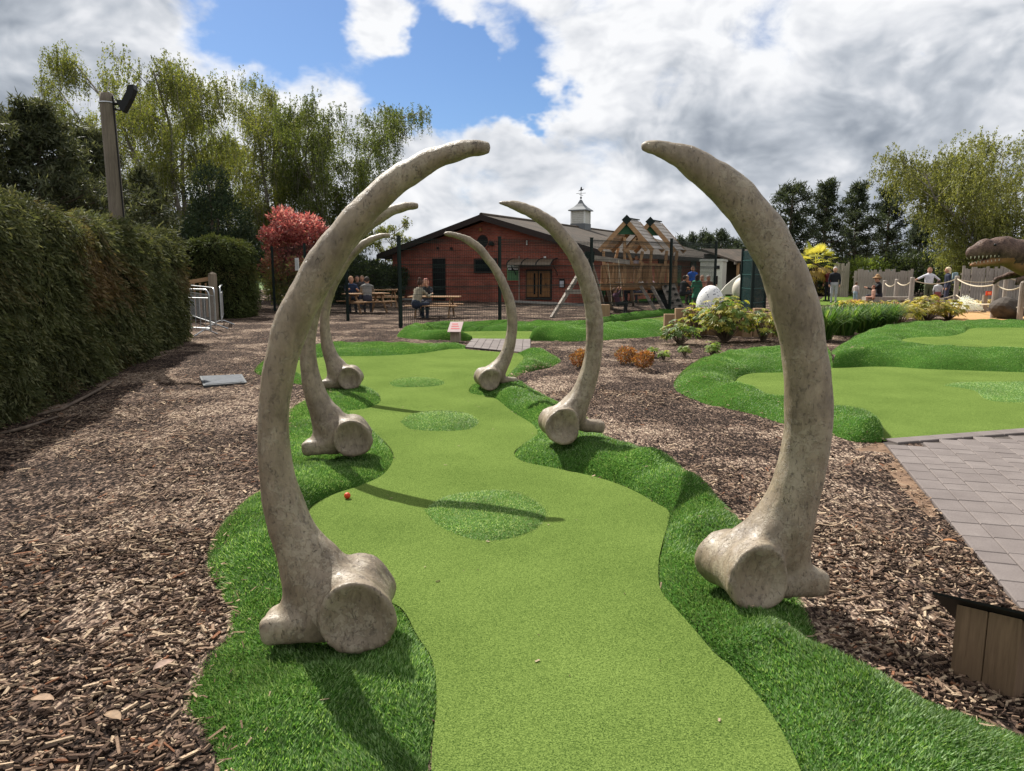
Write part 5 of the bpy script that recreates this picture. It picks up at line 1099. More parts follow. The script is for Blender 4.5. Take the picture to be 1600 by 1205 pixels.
# two shingled roofs
for k, (dx, dy) in enumerate(((0, 0), (1.05, 1.0))):
    r0 = Vector((4.21+dx, 27.7+dy, 3.38))-TB; rd = Vector((.62, 1.07, 0)); hw = .97; rise = 1.08; lat = Vector((1, -.12, 0))
    for sx in (-1, 1):
        eave = r0+lat*hw*sx-Vector((0, 0, rise))
        nr = 8
        for q in range(nr):
            a0, a1 = q/nr, (q+1.12)/nr; p0 = r0*(1-a0)+eave*a0; p1 = r0*(1-a1)+eave*a1; lift = Vector((0, 0, .035)); lo = Vector((0, 0, .05))
            mb = MB(); mb.add([p0, p0+rd, p1+rd+lo, p1+lo, p0+lift, p0+rd+lift, p1+rd+lo+lift*.6, p1+lo+lift*.6], [(0, 1, 2, 3), (4, 7, 6, 5), (0, 4, 5, 1), (1, 5, 6, 2), (2, 6, 7, 3), (3, 7, 4, 0)]); mb.build('shingle', M_SHIN, TW)
        MB().bar(r0+Vector((0, -.04, -.04)), eave+Vector((0, -.04, -.04)), .06, .16).build('rafter', M_PINEH, TW); MB().bar(r0+rd+Vector((0, 0, -.04)), eave+rd+Vector((0, 0, -.04)), .06, .16).build('rafter', M_PINEH, TW)
    MB().box((r0.x, r0.y-.06, r0.z+.0), (.26, .06, .26), rot=Matrix.Rotation(R(45), 3, 'Y')).build('ridge_cap', M_FENCE, TW); MB().bar(r0+Vector((0, 0, .07)), r0+rd+Vector((0, 0, .07)), .12, .04).build('ridge_board', M_FENCE, TW)
    MB().prism([(r0.x-.42, r0.z-.52), (r0.x+.42, r0.z-.52), (r0.x, r0.z-.06)], r0.y+.05, r0.y+.09, axis=1).build('gable_panel', cm('gable_green', (.03, .10, .05)), TW)
MB().bar(tp(978, 394, 27.5), tp(995, 372, 27.5), .06, .12).build('rafter', M_PINEH, TW); MB().bar(tp(995, 372, 27.5), tp(1010, 392, 27.5), .06, .12).build('rafter', M_PINEH, TW)
# climbing wall, ramp and slide
cw0, cw1 = tp(1044, 446, 28.3), G(1060, 488)-TB
cwl = MB().bar(cw0, cw1, .52, .06, up=(0, -1, .4)).build('climbing_wall', M_PALE, TW)
for k in range(9):
    u = (k+.6)/9.5; p = cw0*(1-u)+cw1*u; MB().lathe([(0, -.03), (.07, -.03), (.05, .03), (0, .04)], 6, (p.x+(.13 if k % 2 else -.13), p.y-.06, p.z+.05)).build('hold', M_BLACK, cwl)
MB().bar(tp(1030, 446, 29), G(1048, 486)-TB, .5, .05, up=(0, -1, .4)).build('slide', M_BLACK, TW)
MB().bar(tp(955, 447, 29.2), G(942, 481)-TB, .62, .07, up=(0, -1, .4)).build('ramp', cm('ramp_brown', (.12, .06, .035)), TW)
# ---- swing frame
sw = thing('swing_frame', 'grey timber A-frame swing beside the play tower', 'swing', G(905, 494)); sb_ = sw.location
def sp_(px, py, Y): return at(px, py, Y)-sb_
topp = sp_(921, 402, 25)
MB().bar(G(862, 497)-sb_, topp, .11, .11).build('leg', M_PALE, sw); MB().bar(G(946, 488)-sb_, topp, .11, .11).build('leg', M_PALE, sw)
MB().bar(sp_(884, 456, 24.4), sp_(934, 456, 25.2), .05, .14).build('cross_brace', M_PALE, sw); MB().box(topp, (.32, .2, .36)).build('bracket', M_FENCE, sw)
MB().bar(topp, sp_(982, 410, 27.5), .12, .16).build('beam', M_PALE, sw)
st_ = sp_(965, 477, 26.2); MB().box(st_, (.42, .18, .03)).build('swing_seat', M_BLACK, sw)
for dx in (-.19, .19): MB().tube([st_+Vector((dx, 0, 0)), sp_(958, 406, 26.2)+Vector((dx, 0, 0))], .012, 4).build('rope', M_ROPE, sw)
# ---- speckled egg and broken shell
m, t, b, o_ = base_mat('speckled_shell'); v = coords(t); vo = nd(t, 'ShaderNodeTexVoronoi', i_Scale=11.0); t.links.new(v, vo.inputs['Vector']); f = noise_(t, v, 30, 2)
sp2 = mth(t, 'SUBTRACT', vo.outputs['Distance'], mth(t, 'MULTIPLY', f, .35)); t.links.new(mixc(t, maprange(t, sp2, .02, .05), (.10, .11, .13), (.66, .65, .64)), b.inputs['Base Color']); b.inputs['Roughness'].default_value = .55; M_EGG = m
g = at(1109, 492, 21.5); eg = MB().lathe([(.33*math.sin(a)**.9*(1.12-.22*(1-math.cos(a))/2)+.03*math.sin(a), .46*(1-math.cos(a))) for a in np.linspace(.001, math.pi-.001, 20)], 28).build('giant_egg', M_EGG, None, smooth=True)
for v_ in eg.data.vertices: v_.co.x *= 1.10; v_.co.y *= 1.10; v_.co.z *= 1.12
eg.location = (g.x, g.y, .0); tag(eg, 'white giant egg with dark speckles behind the timber wall', 'egg')
eg.location.z = at(1109, 446, g.y).z-1.03
es = thing('egg_stand', 'low gravel mound under the speckled egg', 'mound', (g.x, g.y, 0)); MB().lathe([(.9, 0), (.75, .12), (.5, max(.14, eg.location.z+.05)), (.0, max(.15, eg.location.z+.06))], 20).build('mound', simple('gravel', (.35, .32, .28), (.15, .14, .12), 40, .95, .6), es, smooth=True)
g2 = at(1160, 462, 36); mb = MB(); prof = [(.75*math.sin(a), .95*(1-math.cos(a))) for a in np.linspace(.05, 2.75, 14)]
hat = thing('hatched_egg', 'large pale hatched egg with a dark opening beside the cage', 'egg', (g2.x, g2.y, 0)); hat.scale = (.66,)*3; mb.lathe(prof, 20).build('shell', cm('pale_shell', (.60, .55, .46)), hat, smooth=True)
MB().lathe([(0, -.3), (.3, -.22), (.42, 0), (.3, .25), (0, .36)], 10, (.25, -.5, .75)).build('opening', M_BLACK, hat, smooth=True)
g3 = at(1141, 456, 38); mb = MB(); mb.prism([(-.6, 0), (.6, 0), (.6, .55), (.45, 1.0), (.1, .75), (-.25, .45)], -.05, .05, axis=1); hs_ = mb.build('shell_shard', cm('shard', (.55, .52, .45))); hs_.location = (g3.x, g3.y, .35); tag(hs_, 'broken pale shell shard beside the hatched egg', 'shell')
# ---- upright sleepers by the shrubs
SLP = [(1037, 1054, 491, 524), (1054, 1070, 482, 521), (1071, 1087, 484, 522), (1088, 1104, 481, 523), (1105, 1122, 485, 524), (1123, 1140, 482, 525), (1141, 1158, 486, 526), (1159, 1175, 487, 527), (1176, 1194, 482, 527), (1195, 1207, 489, 528), (1208, 1219, 482, 528), (1220, 1233, 486, 529)]
tb = thing('timber_wall', 'stepped wall of upright timber sleepers behind the shrubs', 'wall', G(1037, 524))
for x0, x1, y0, y1 in SLP:
    g0 = G(x0+.6, y1); g1 = G(x1-.6, y1); zt = at(x0, y0, g0.y).z; c_ = (g0+g1)/2-tb.location; MB().box((c_.x, c_.y+.06, zt/2), ((g1-g0).length, .15, zt), rz=math.atan2(g1.y-g0.y, g1.x-g0.x)).build('sleeper', M_SLEEP, tb, bevel=.008)
gb_ = G(945, 503); bt = MB().box((0, 0, .26), (.26, .26, .52)).build('timber_bollard', M_SLEEP, None, bevel=.01); bt.location = (gb_.x, gb_.y, 0); tag(bt, 'squat square timber block at the far turf bank beneath the swing', 'bollard')
# ---- hole signs
def sign_post(label, loc, rz, w, d, h0, h1, tilt_dir, plate, post, letters=None):
    t = thing('hole_sign', label, 'sign', loc, rz, 'slanted hole signs on wooden blocks')
    MB().add([(-w/2, -d/2, 0), (w/2, -d/2, 0), (w/2, d/2, 0), (-w/2, d/2, 0), (-w/2, -d/2, h0), (w/2, -d/2, h0), (w/2, d/2, h1), (-w/2, d/2, h1)], [(0, 3, 2, 1), (4, 5, 6, 7), (0, 1, 5, 4), (1, 2, 6, 5), (2, 3, 7, 6), (3, 0, 4, 7)]).build('post', post, t, bevel=.006)
    sl = (h1-h0)/d; pw, pd = w*.72, d*.95; vv = [(x, y, h0+(y+d/2)*sl+z) for z in (.004, .016) for x, y in ((-pw, -pd), (pw, -pd), (pw, pd), (-pw, pd))]
    pl = MB().add(vv, [(0, 3, 2, 1), (4, 5, 6, 7), (0, 1, 5, 4), (1, 2, 6, 5), (2, 3, 7, 6), (3, 0, 4, 7)]).build('plate', plate, t)
    return t, pl, sl, h0, d
g = G(712, 534); t, pl, sl, h0, d = sign_post('small slanted hole sign with pink plate on a wooden block', (g.x, g.y, 0), R(-6), .20, .20, .26, .36, 1, cm('pink_plate', (.34, .24, .23)), M_POST)
for i in range(3):
    y = -.10+.085*i; MB().add([(x, yy, h0+(yy+d/2)*sl+.0185) for x, yy in ((-.09, y), (.10-.03*i, y), (.10-.03*i, y+.045), (-.09, y+.045))], [(0, 1, 2, 3)]).build('red_lettering', cm('red_print', (.40, .06, .06)), pl)
# near sign by the path: its back and side face this way
gn, gf = G(1583, 1097), G(1484, 1052); ed = (gf-gn).normalized(); inw = Vector((-ed.y, ed.x, 0)); inw = inw if inw.x > 0 else -inw; sw_ = (gf-gn).length; dd_ = .17
t = thing('hole_sign', 'wooden block with slanted dark sign plate beside the block path', 'sign', (gn.x, gn.y, 0), 0, 'slanted hole signs on wooden blocks')
A0 = Vector((0, 0, 0)); B0 = gf-gn; C0 = B0+inw*dd_; D0 = inw*dd_; zA, zB = at(1587, 968, gn.y).z, at(1490, 944, gf.y).z
half = B0/2
for a_, b_ in ((A0, half*.985), (half*1.015, B0)):
    za, zb = zA+(zB-zA)*(a_.length/sw_), zA+(zB-zA)*(b_.length/sw_); MB().add([a_+Vector((0, 0, -.03)), b_+Vector((0, 0, -.03)), b_+inw*dd_+Vector((0, 0, -.03)), a_+inw*dd_+Vector((0, 0, -.03)), a_+Vector((0, 0, za)), b_+Vector((0, 0, zb)), b_+inw*dd_+Vector((0, 0, zb-.14)), a_+inw*dd_+Vector((0, 0, za-.14))], [(0, 1, 2, 3), (4, 7, 6, 5), (0, 4, 5, 1), (1, 5, 6, 2), (2, 6, 7, 3), (3, 7, 4, 0)]).build('timber', woodmat('sign_timber', (.235, .155, .095), (.12, .078, .048), 2) if 'sign_timber' not in MATS else MATS['sign_timber'], t, bevel=.004)
ex = ed*.075; sl_ = (zB-zA)/sw_
P4 = [A0-ex*1.6-inw*.03, B0+ex-inw*.03, B0+ex+inw*(dd_+.03), A0-ex*1.6+inw*(dd_+.03)]
zz = [zA-sl_*ex.length*1.6, zB+sl_*ex.length]*1; zz = [zz[0]+.025, zz[1]+.025, zz[1]-.165, zz[0]-.165]
MB().add([p+Vector((0, 0, z+.004)) for p, z in zip(P4, zz)]+[p+Vector((0, 0, z+.014)) for p, z in zip(P4, zz)], [(0, 1, 2, 3), (4, 7, 6, 5), (0, 4, 5, 1), (1, 5, 6, 2), (2, 6, 7, 3), (3, 7, 4, 0)]).build('plate', M_BLACK, t)
# ---- orange marker behind the upper green
g = G(1537, 484, .1); t = thing('orange_marker', 'orange-red hole marker on a dark timber post', 'sign', (g.x, g.y, 0)); zt = at(1537, 459, g.y).z
MB().box((0, 0, zt/2-.05), (.15, .12, zt)).build('post', M_POST, t, bevel=.008); pl = MB().box((.07, -.09, zt+.02), (.20, .05, .15)).build('plate', cm('marker_red', (.62, .05, .015), .5), t); MB().box((.07, -.118, zt+.02), (.12, .008, .085)).build('inset', cm('marker_orange', (.95, .28, .12), .5), pl)
sbed = [G(*p) for p in [(1480, 505), (1500, 488), (1600, 486), (1760, 488), (1760, 504), (1600, 503)]]
sheet('straw_bed', [(p.x, p.y) for p in sbed], .012, simple('straw', (.50, .31, .14), (.28, .15, .06), 20, .95, .8, fine=120))['label'] = 'strip of orange-brown straw mulch behind the upper green'
TURF_POLYS.append([tuple(p) for p in sbed])
for i in range(36):
    pass
rl = MB(); a, b_ = G(1496, 482), G(1760, 486); rl.bar(a+Vector((0, 0, .16)), b_+Vector((0, 0, .16)), .05, .06); rr_ = thing('low_rail', 'low dark timber rail along the straw bed', 'rail', (0, 0, 0)); rl.build('rail', M_POST, rr_)
for u in (.02, .3, .6, .9): p = a*(1-u)+b_*u; MB().box((p.x, p.y, .08), (.07, .07, .16)).build('post', M_POST, rr_)
# ---- rope fence
rf_ = thing('rope_fence', 'timber post and white rope fence round the dinosaur enclosure', 'fence', (0, 0, 0))
RP = [(1383, 438, 33), (1402, 436, 31), (1426, 433, 29), (1496, 431, 29.5), (1557, 438, 24), (1599, 440, 23), (1660, 444, 22)]
RP2 = [(1496, 431, 29.5), (1573, 429, 31), (1650, 430, 31)]
def rope(a, b_, sag, r=.022):
    return MB().tube([a*(1-u)+b_*u-Vector((0, 0, sag*4*u*(1-u))) for u in np.linspace(0, 1, 11)], r, 5).build('rope', M_ROPE, rf_)
for lst in (RP, RP2):
    pts = [at(*p) for p in lst]
    for i, p in enumerate(pts):
        if lst is RP2 and i == 0: continue
        MB().tube([(p.x, p.y, 0), (p.x, p.y, p.z-.03), (p.x, p.y, p.z)], [.085, .085, .06], 10).build('post', M_PALE, rf_)
    for p, q in zip(pts[:-1], pts[1:]):
        rope(p-Vector((0, 0, .12)), q-Vector((0, 0, .12)), .17); 
        if lst is RP: rope(p-Vector((0, 0, .75)), q-Vector((0, 0, .75)), .15)
# ---- paling fences
def paling(label, p0, p1, h, n, rng):
    t = thing('paling_fence', label, 'fence', p0, math.atan2((p1-p0).y, (p1-p0).x), 'silvered paling fences'); Ln = (p1-p0).length; w = Ln/n
    me = None
    for i in range(n):
        hh = h*rng.uniform(.93, 1.06)
        if me is None: o = MB().box((0, 0, .5), (w*.86, .035, 1.0)).build('pale', M_PALE, t); me = o.data
        else: o = link('pale', me, None, t)
        o.location = (w*(i+.5), rng.uniform(-.02, .02), 0); o.scale = (1, 1, hh); o.rotation_euler = (0, rng.uniform(-.012, .012), 0)
    for z in (.35*h, .8*h): MB().box((Ln/2, .06, z), (Ln, .04, .09)).build('rail', M_PALE, t)
    return t
rg_ = random.Random(9)
paling('tall paling fence behind the seated man', at(1333, 456, 36).xy.to_3d(), at(1424, 456, 38).xy.to_3d(), 1.55, 22, rg_)
paling('far paling fence behind the grey-haired woman', at(1302, 450, 44).xy.to_3d(), at(1326, 450, 44).xy.to_3d(), 1.95, 8, rg_)
paling('paling fence under the jaw of the dinosaur', at(1501, 450, 36).xy.to_3d(), at(1680, 450, 37).xy.to_3d(), 1.72, 40, rg_)
paling('plain paling fence beyond the hatched egg', at(1128, 450, 50).xy.to_3d(), at(1160, 450, 48).xy.to_3d(), 2.1, 10, rg_)
# wooden rails behind the barriers on the left
tg = thing('gate_post', 'chunky wooden gate post with short rail behind the steel barriers', 'gate', G(336, 500)); z0 = at(336, 430, tg.location.y).z
MB().box((0, 0, z0/2), (.2, .2, z0)).build('post', M_POST, tg, bevel=.01); MB().lathe([(.13, 0), (.13, .04), (.02, .10)], 4, (0, 0, z0)).build('cap', M_POST, tg)
MB().bar((-.1, 0, 1.28), (-.98, -.3, 1.12), .05, .12).build('rail', M_PINEH, tg); MB().bar((-.98, -.3, 1.12), (-2.2, 1.0, 1.15), .05, .12).build('rail', M_PINEH, tg); MB().box((-.98, -.3, .65), (.12, .12, 1.3)).build('post', M_POST, tg)
for k in range(5): MB().box((-.2-.16*k, -.05-.05*k, .62), (.05, .03, 1.05)).build('slat', M_PINE, tg)
nbx = at(297, 450, 33); nf = paling('narrow paling fence seen through the gap beside the hedge', nbx.xy.to_3d(), at(312, 450, 34).xy.to_3d(), 2.2, 5, rg_)
# ---- crowd-control barriers
def barrier(label, p0, p1):
    t = thing('steel_barrier', label, 'barrier', p0, math.atan2((p1-p0).y, (p1-p0).x), 'galvanised crowd barriers'); L_ = (p1-p0).length; H = 1.08
    f = [(0, 0, .10), (0, 0, H-.14)]+[(.14*(1-math.cos(a)), 0, H-.14+.14*math.sin(a)) for a in np.linspace(.2, 1.57, 6)]+[(L_-.14*(1-math.sin(a)), 0, H-.14+.14*math.cos(a)) for a in np.linspace(0, 1.4, 6)]+[(L_, 0, H-.14), (L_, 0, .10)]
    MB().tube(f, .021, 8).build('frame', M_STEEL, t); MB().tube([(0, 0, .17), (L_, 0, .17)], .018, 6).build('bottom_rail', M_STEEL, t); MB().tube([(0, 0, H-.2), (L_, 0, H-.2)], .016, 6).build('upper_rail', M_STEEL, t)
    n = int(L_/.17)
    for k in range(1, n): MB().tube([(L_*k/n, 0, .17), (L_*k/n, 0, H-.2)], .006, 5).build('bar', M_STEEL, t)
    for x in (.18, L_-.18): MB().tube([(x, -.32, .015), (x, -.06, .13), (x, .06, .13), (x, .32, .015)], .018, 6).build('foot', M_STEEL, t)
    return t
barrier('steel crowd barrier nearest the end of the hedge', G(330, 525), G(250, 520))
barrier('steel crowd barrier standing edge-on by the gate post', G(347, 509), G(352, 490))
barrier('steel crowd barrier folded behind the nearest one', G(338, 516), G(290, 498))
# ---- utility pole with loudspeaker
Yp = 13.4; tpz = at(166, 146, Yp); bx = at(180, 340, Yp)
up = thing('utility_pole', 'round wooden utility pole rising behind the clipped hedge', 'pole', (bx.x+.06, Yp, 0))
q = Vector((tpz.x-up.location.x, 0, tpz.z)); MB().tube([(0, 0, 0), q*.5, q*.97, q], [.135, .125, .118, .105], 16).build('pole', woodmat('shaded_pole_wood', (.19, .155, .12), (.095, .075, .058), 2), up, smooth=True)  # darker copy of the post timber: the pole's shade is in the colour
MB().tube([q+Vector((.12, -.03, -.05)), q*.5+Vector((.135, -.03, 0)), (.14, -.03, 0)], .012, 5).build('cable', M_BLACK, up); MB().tube([q+Vector((.12*math.cos(a), .12*math.sin(a), -.16)) for a in np.linspace(0, 6.28, 17)], .012, 4).build('band', M_STEEL, up)
ls_ = thing('horn_speaker', 'dark angled horn loudspeaker bracketed to the top of the utility pole', 'loudspeaker', (up.location.x+q.x, Yp, 0))
MB().tube([(.10, -.02, q.z-.17), (.24, -.02, q.z-.17)], .03, 6).tube([(.10, -.02, q.z-.26), (.24, -.02, q.z-.28)], .02, 6).build('bracket', M_BLACK, ls_)
MB().prism([(.20, q.z-.12), (.30, q.z-.13), (.38, q.z+.0), (.43, q.z+.12), (.52, q.z+.13), (.53, q.z+.05), (.46, q.z-.10), (.31, q.z-.33), (.27, q.z-.30)], -.09, .05, axis=1).build('housing', M_BLACK, ls_)
# ---- manhole slab, golf ball, cup markers
p4 = [G(*p) for p in ((312, 590), (378, 587), (386, 600), (318, 605))]; c_ = sum(p4, Vector())/4; sv = thing('inspection_cover', 'square blue-grey inspection cover lying on the mulch', 'cover', c_)
MB().add([(p-c_).to_3d()*1+Vector((0, 0, z)) for z in (-.02, .022) for p in p4], [(0, 3, 2, 1), (4, 5, 6, 7), (0, 1, 5, 4), (1, 2, 6, 5), (2, 3, 7, 6), (3, 0, 4, 7)]).build('frame', cm('cover_frame', (.05, .055, .06), .6), sv)
MB().add([(p-c_)*.9+Vector((0, 0, z)) for z in (.018, .028) for p in p4], [(0, 3, 2, 1), (4, 5, 6, 7), (0, 1, 5, 4), (1, 2, 6, 5), (2, 3, 7, 6), (3, 0, 4, 7)]).build('lid', simple('cover_lid', (.075, .085, .10), (.03, .034, .04), 14, .75, .8), sv)
g = G(543, 783); bm = bmesh.new(); bmesh.ops.create_icosphere(bm, subdivisions=4, radius=.0214); me = bpy.data.meshes.new('golf_ball'); bm.to_mesh(me); bm.free(); me.polygons.foreach_set('use_smooth', [True]*len(me.polygons))
m, t, b, o_ = base_mat('red_ball'); b.inputs['Base Color'].default_value = (.55, .06, .02, 1); b.inputs['Roughness'].default_value = .35; vo = nd(t, 'ShaderNodeTexVoronoi', i_Scale=260.0); t.links.new(coords(t), vo.inputs['Vector']); bump(t, b, vo.outputs['Distance'], .5, .002)
gb = link('golf_ball', me, m); gb.location = (g.x, g.y, .037); tag(gb, 'orange-red golf ball lying on the short turf', 'golf ball')
# ---- exposed root / membrane edge along the hedge foot
for i, pts in enumerate([[(0, 678), (40, 668), (90, 651)], [(58, 648), (95, 640), (130, 622), (160, 606), (178, 594)]]):
    o = MB().tube([G(*p, .02) for p in pts], [.012]+[.018]*(len(pts)-2)+[.008], 6).build('fallen_branch', M_BARK, None, smooth=True); tag(o, ['short bare branch lying at the foot of the long hedge', 'long bare branch lying along the foot of the long hedge'][i], 'branch', 'bare branches at the hedge foot')
# ---- picnic tables
def picnic(label, loc, rz, s=1.0):
    t = thing('picnic_table', label, 'picnic table', loc, rz, 'timber picnic tables'); t.scale = (s,)*3
    for k in range(5): MB().box((0, -.30+.15*k, .735), (1.7, .135, .04)).build('plank', M_PINEH, t)
    for sy in (-1, 1):
        for k in (0, 1): MB().box((0, sy*(.66+.14*k), .44), (1.7, .13, .04)).build('bench_plank', M_PINEH, t)
    for x in (-.55, .55):
        for sy in (-1, 1): MB().bar((x, sy*.18, .72), (x, sy*.62, 0), .045, .09).build('leg', M_PINE, t)
        MB().box((x+.05, 0, .40), (.045, 1.55, .09)).build('bearer', M_PINE, t); MB().box((x+.05, 0, .68), (.045, .7, .07)).build('cleat', M_PINE, t)
    return t
g = G(672, 496); T1 = picnic('timber picnic table with two people beside the fence post', (g.x+.15, 24.6, 0), R(-4)); T1.scale = (1, 1, .92)
T2 = picnic('timber picnic table seating the man in navy', (at(570, 480, 27).x, 27.3, 0), R(38), .95)
T3 = picnic('empty-ended picnic table behind the checked shirt', (at(592, 478, 31).x, 31.5, 0), R(20))
T4 = picnic('picnic table under the play tower', (at(1010, 470, 36).x, 36.5, 0), R(10)); T5 = picnic('picnic table before the dark lean-to', (at(1083, 468, 36).x, 35.0, 0), R(-15))
sh2 = [G(*p) for p in [(985, 473), (1040, 473), (1150, 478), (1140, 462), (1040, 462), (990, 466)]]
sheet('lawn', [(p.x, p.y) for p in sh2], .014, M_BANK)['label'] = 'green artificial lawn strip beyond the play tower'
sh3 = [G(*p) for p in [(1270, 478), (1420, 474), (1400, 462), (1290, 462)]]
sheet('lawn', [(p.x, p.y) for p in sh3], .014, M_FAIR)['label'] = 'green under the feet of the grey-haired woman'
bnch = thing('low_bench', 'low grey bench of sleepers under the seated man', 'bench', (at(1387, 460, 30).x, 30, 0)); MB().box((0, 0, .42), (1.9, .38, .14)).build('seat', M_PALE, bnch); MB().box((-.7, 0, .17), (.18, .3, .35)).build('leg', M_PALE, bnch); MB().box((.7, 0, .17), (.18, .3, .35)).build('leg', M_PALE, bnch)
# ================================================================== people and the dinosaur
PM = {}
def pm_(c):
    if c not in PM: PM[c] = simple('cloth_%d' % len(PM), c, tuple(x*.72 for x in c), 14, .8, .15)
    return PM[c]
SKIN = (.50, .28, .19); 
def blob_mesh(name, prims, h, k, pad=.12, post=None):
    """prims: (a, b, ra, rb, material index, squash)"""
    pts = np.array([p[0] for p in prims]+[p[1] for p in prims], float); mr = max(max(p[2], p[3]) for p in prims)
    P = grid(pts.min(0)-mr-pad*.5, pts.max(0)+mr+pad*.5, h); lo = P[0, 0, 0]; F = np.full(P.shape[:3], 1.0); best = np.full(P.shape[:3], 1.0); idx = np.zeros(P.shape[:3], np.int32)
    for p in prims:
        a, b, ra, rb, mi = p[:5]; sq = p[5] if len(p) > 5 else (1, 1, 1); a, b = np.array(a, float), np.array(b, float)
        pd = max(ra, rb)*max(sq)+.12+2*k; i0 = np.maximum(0, np.floor((np.minimum(a, b)-pd-lo)/h).astype(int)); i1 = np.ceil((np.maximum(a, b)+pd-lo)/h).astype(int)+1; sl_ = tuple(slice(x, y) for x, y in zip(i0, i1))
        d = sd_cone(P[sl_], a, b, ra, rb, sq); m = d < best[sl_]; best[sl_] = np.where(m, d, best[sl_]); idx[sl_] = np.where(m, mi, idx[sl_]); F[sl_] = smin(F[sl_], d, k)
    V, Q = surface_nets(F, lo, h)
    c = V[Q].mean(1); ii_ = np.clip(np.round((c-lo)/h).astype(int), 0, np.array(F.shape)-1)
    return np_mesh(name, V, Q, smooth=True, matidx=idx[ii_[:, 0], ii_[:, 1], ii_[:, 2]])
def person(label, loc, yaw, pose='stand', H=1.70, top=(.3, .3, .3), bottom=(.05, .05, .07), hair=(.12, .07, .04), skin=SKIN, shoes=(.05, .05, .05), arms=None, long_hair=0.0, lean=0.0, bare=.0, skirt=0.0, hat=None, bun=False, head=0.0, grp=None):
    s = H/1.70; pr = []
    def add(a, b, ra, rb, mi, sq=(1, 1, 1)): pr.append((tuple(x*s for x in a), tuple(x*s for x in b), ra*s, rb*s, mi, sq))
    hz = .92 if pose == 'stand' else .53
    def up(z, y=0): return y+math.sin(lean)*(z-hz), hz+math.cos(lean)*(z-hz)
    z1 = hz+.46; y1, zz1 = up(z1)
    add((0, 0, hz), (0, math.sin(lean)*.22, hz+.22), .135, .135, 1, (1.2, .85, 1)); add((0, math.sin(lean)*.22, hz+.22), (0, y1, zz1-.05), .14, .15, 1, (1.25, .82, 1)); add((-.13, y1, zz1-.02), (.13, y1, zz1-.02), .075, .075, 1)
    add((0, 0, hz-.02), (0, 0, hz+.04), .14, .14, 2, (1.2, .9, 1))
    yn, zn = up(z1+.12); add((0, y1, zz1), (0, yn+.02, zn), .055, .052, 0); yh, zh = up(z1+.215); yh += .035+head
    add((0, yh, zh), (0, yh+.01, zh-.03), .105, .095, 0, (.86, .98, 1.12)); add((0, yh+.105, zh-.02), (0, yh+.112, zh-.03), .018, .02, 0); 
    for sx in (-1, 1): add((sx*.088, yh-.01, zh-.015), (sx*.09, yh-.01, zh-.03), .02, .018, 0)
    add((0, yh-.028, zh+.035), (0, yh-.02, zh+.04), .105, .10, 3, (.92, 1.0, 1.0))
    if long_hair: add((0, yh-.07, zh), (0, yh-.10, zh-long_hair), .085, .07, 3, (1.2, .7, 1))
    if bun: add((0, yh-.05, zh+.15), (0, yh-.05, zh+.16), .055, .05, 3)
    if hat: add((0, yh+.0, zh+.065), (0, yh, zh+.12), .105, .09, 5); add((0, yh+.01, zh+.055), (0, yh+.03, zh+.05), .165, .16, 5, (1, 1.1, .16))
    for j, sx in enumerate((-1, 1)):
        A = (arms[j] if arms else None) or ((sx*.06, -.02, -.27), (sx*.04, .06, -.50))
        S = np.array([sx*.185, y1, zz1-.02]); E = S+np.array(A[0]); W_ = S+np.array(A[1]); add(S, E, .055, .045, 1); add(E, W_, .042, .033, 0 if bare else 1); d = W_-E; d = d/np.linalg.norm(d); add(W_, W_+d*.09, .034, .03, 0, (1, 1, 1)); add(W_+d*.02, W_+d*.05+np.array([-sx*.035, .02, 0]), .014, .012, 0)
        if pose == 'stand':
            add((sx*.085, 0, .88), (sx*.095, .02, .48), .09, .062, 2); add((sx*.095, .02, .48), (sx*.10, -.01, .09), .058, .042, 0 if skirt else 2); add((sx*.10, -.05, .045), (sx*.105, .13, .035), .042, .036, 4)
        else:
            add((sx*.085, .0, .52), (sx*.11, .42, .52), .085, .065, 2); add((sx*.11, .42, .52), (sx*.11, .40, .10), .06, .043, 2); add((sx*.11, .36, .045), (sx*.115, .54, .035), .042, .036, 4)
    if skirt: add((0, 0, .95), (0, 0, .95-skirt), .14, .21, 2, (1.1, .9, 1))
    me = blob_mesh('person', pr, .027*s, .022*s)
    mats = [pm_(skin), pm_(top), pm_(bottom) if not isinstance(bottom, bpy.types.Material) else bottom, pm_(hair), pm_(shoes), pm_(hat or (.2, .15, .1))]
    o = link('person', me, mats); o.location = loc; o.rotation_euler = (0, 0, yaw); return tag(o, label, 'person', grp)
def gx(px, Y): return at(px, 470, Y).x
def sitp(label, px, Y, yaw, z=0.0, **k): return person(label, (gx(px, Y), Y, z), yaw, 'sit', **k)
REACH = (((-.04, .20, -.18), (.03, .42, -.12)), ((.04, .20, -.18), (-.03, .42, -.12)))
# near picnic table
sitp('person in a beige jumper with hair in a bun, seated side-on at the picnic table', 650, 23.75, R(-38), -.06, top=(.34, .30, .22), bottom=(.03, .04, .07), hair=(.10, .05, .035), bun=True, lean=.30, arms=REACH)
sitp('person with reddish hair and dark waistcoat sitting across the picnic table', 667, 25.5, R(170), -.06, top=(.05, .05, .06), hair=(.36, .13, .10), long_hair=.28, lean=.10, arms=((((-.04, .16, -.14)), (.08, .20, .08)), ((.16, .10, -.16), (.10, .36, -.2))))
sitp('person in a navy shirt facing out from the far picnic table', 549, 27.9, R(200), top=(.02, .035, .085), hair=(.38, .22, .12), arms=REACH, bare=1, lean=.1)
sitp('person in a grey checked shirt seen from behind at the far picnic table', 574, 26.9, R(10), top=(.26, .25, .23), hair=(.06, .05, .045), lean=.22, arms=REACH)
sitp('person in black behind the navy shirt, at the rear table', 559, 31.0, R(190), top=(.03, .03, .035), hair=(.04, .03, .03), arms=REACH)
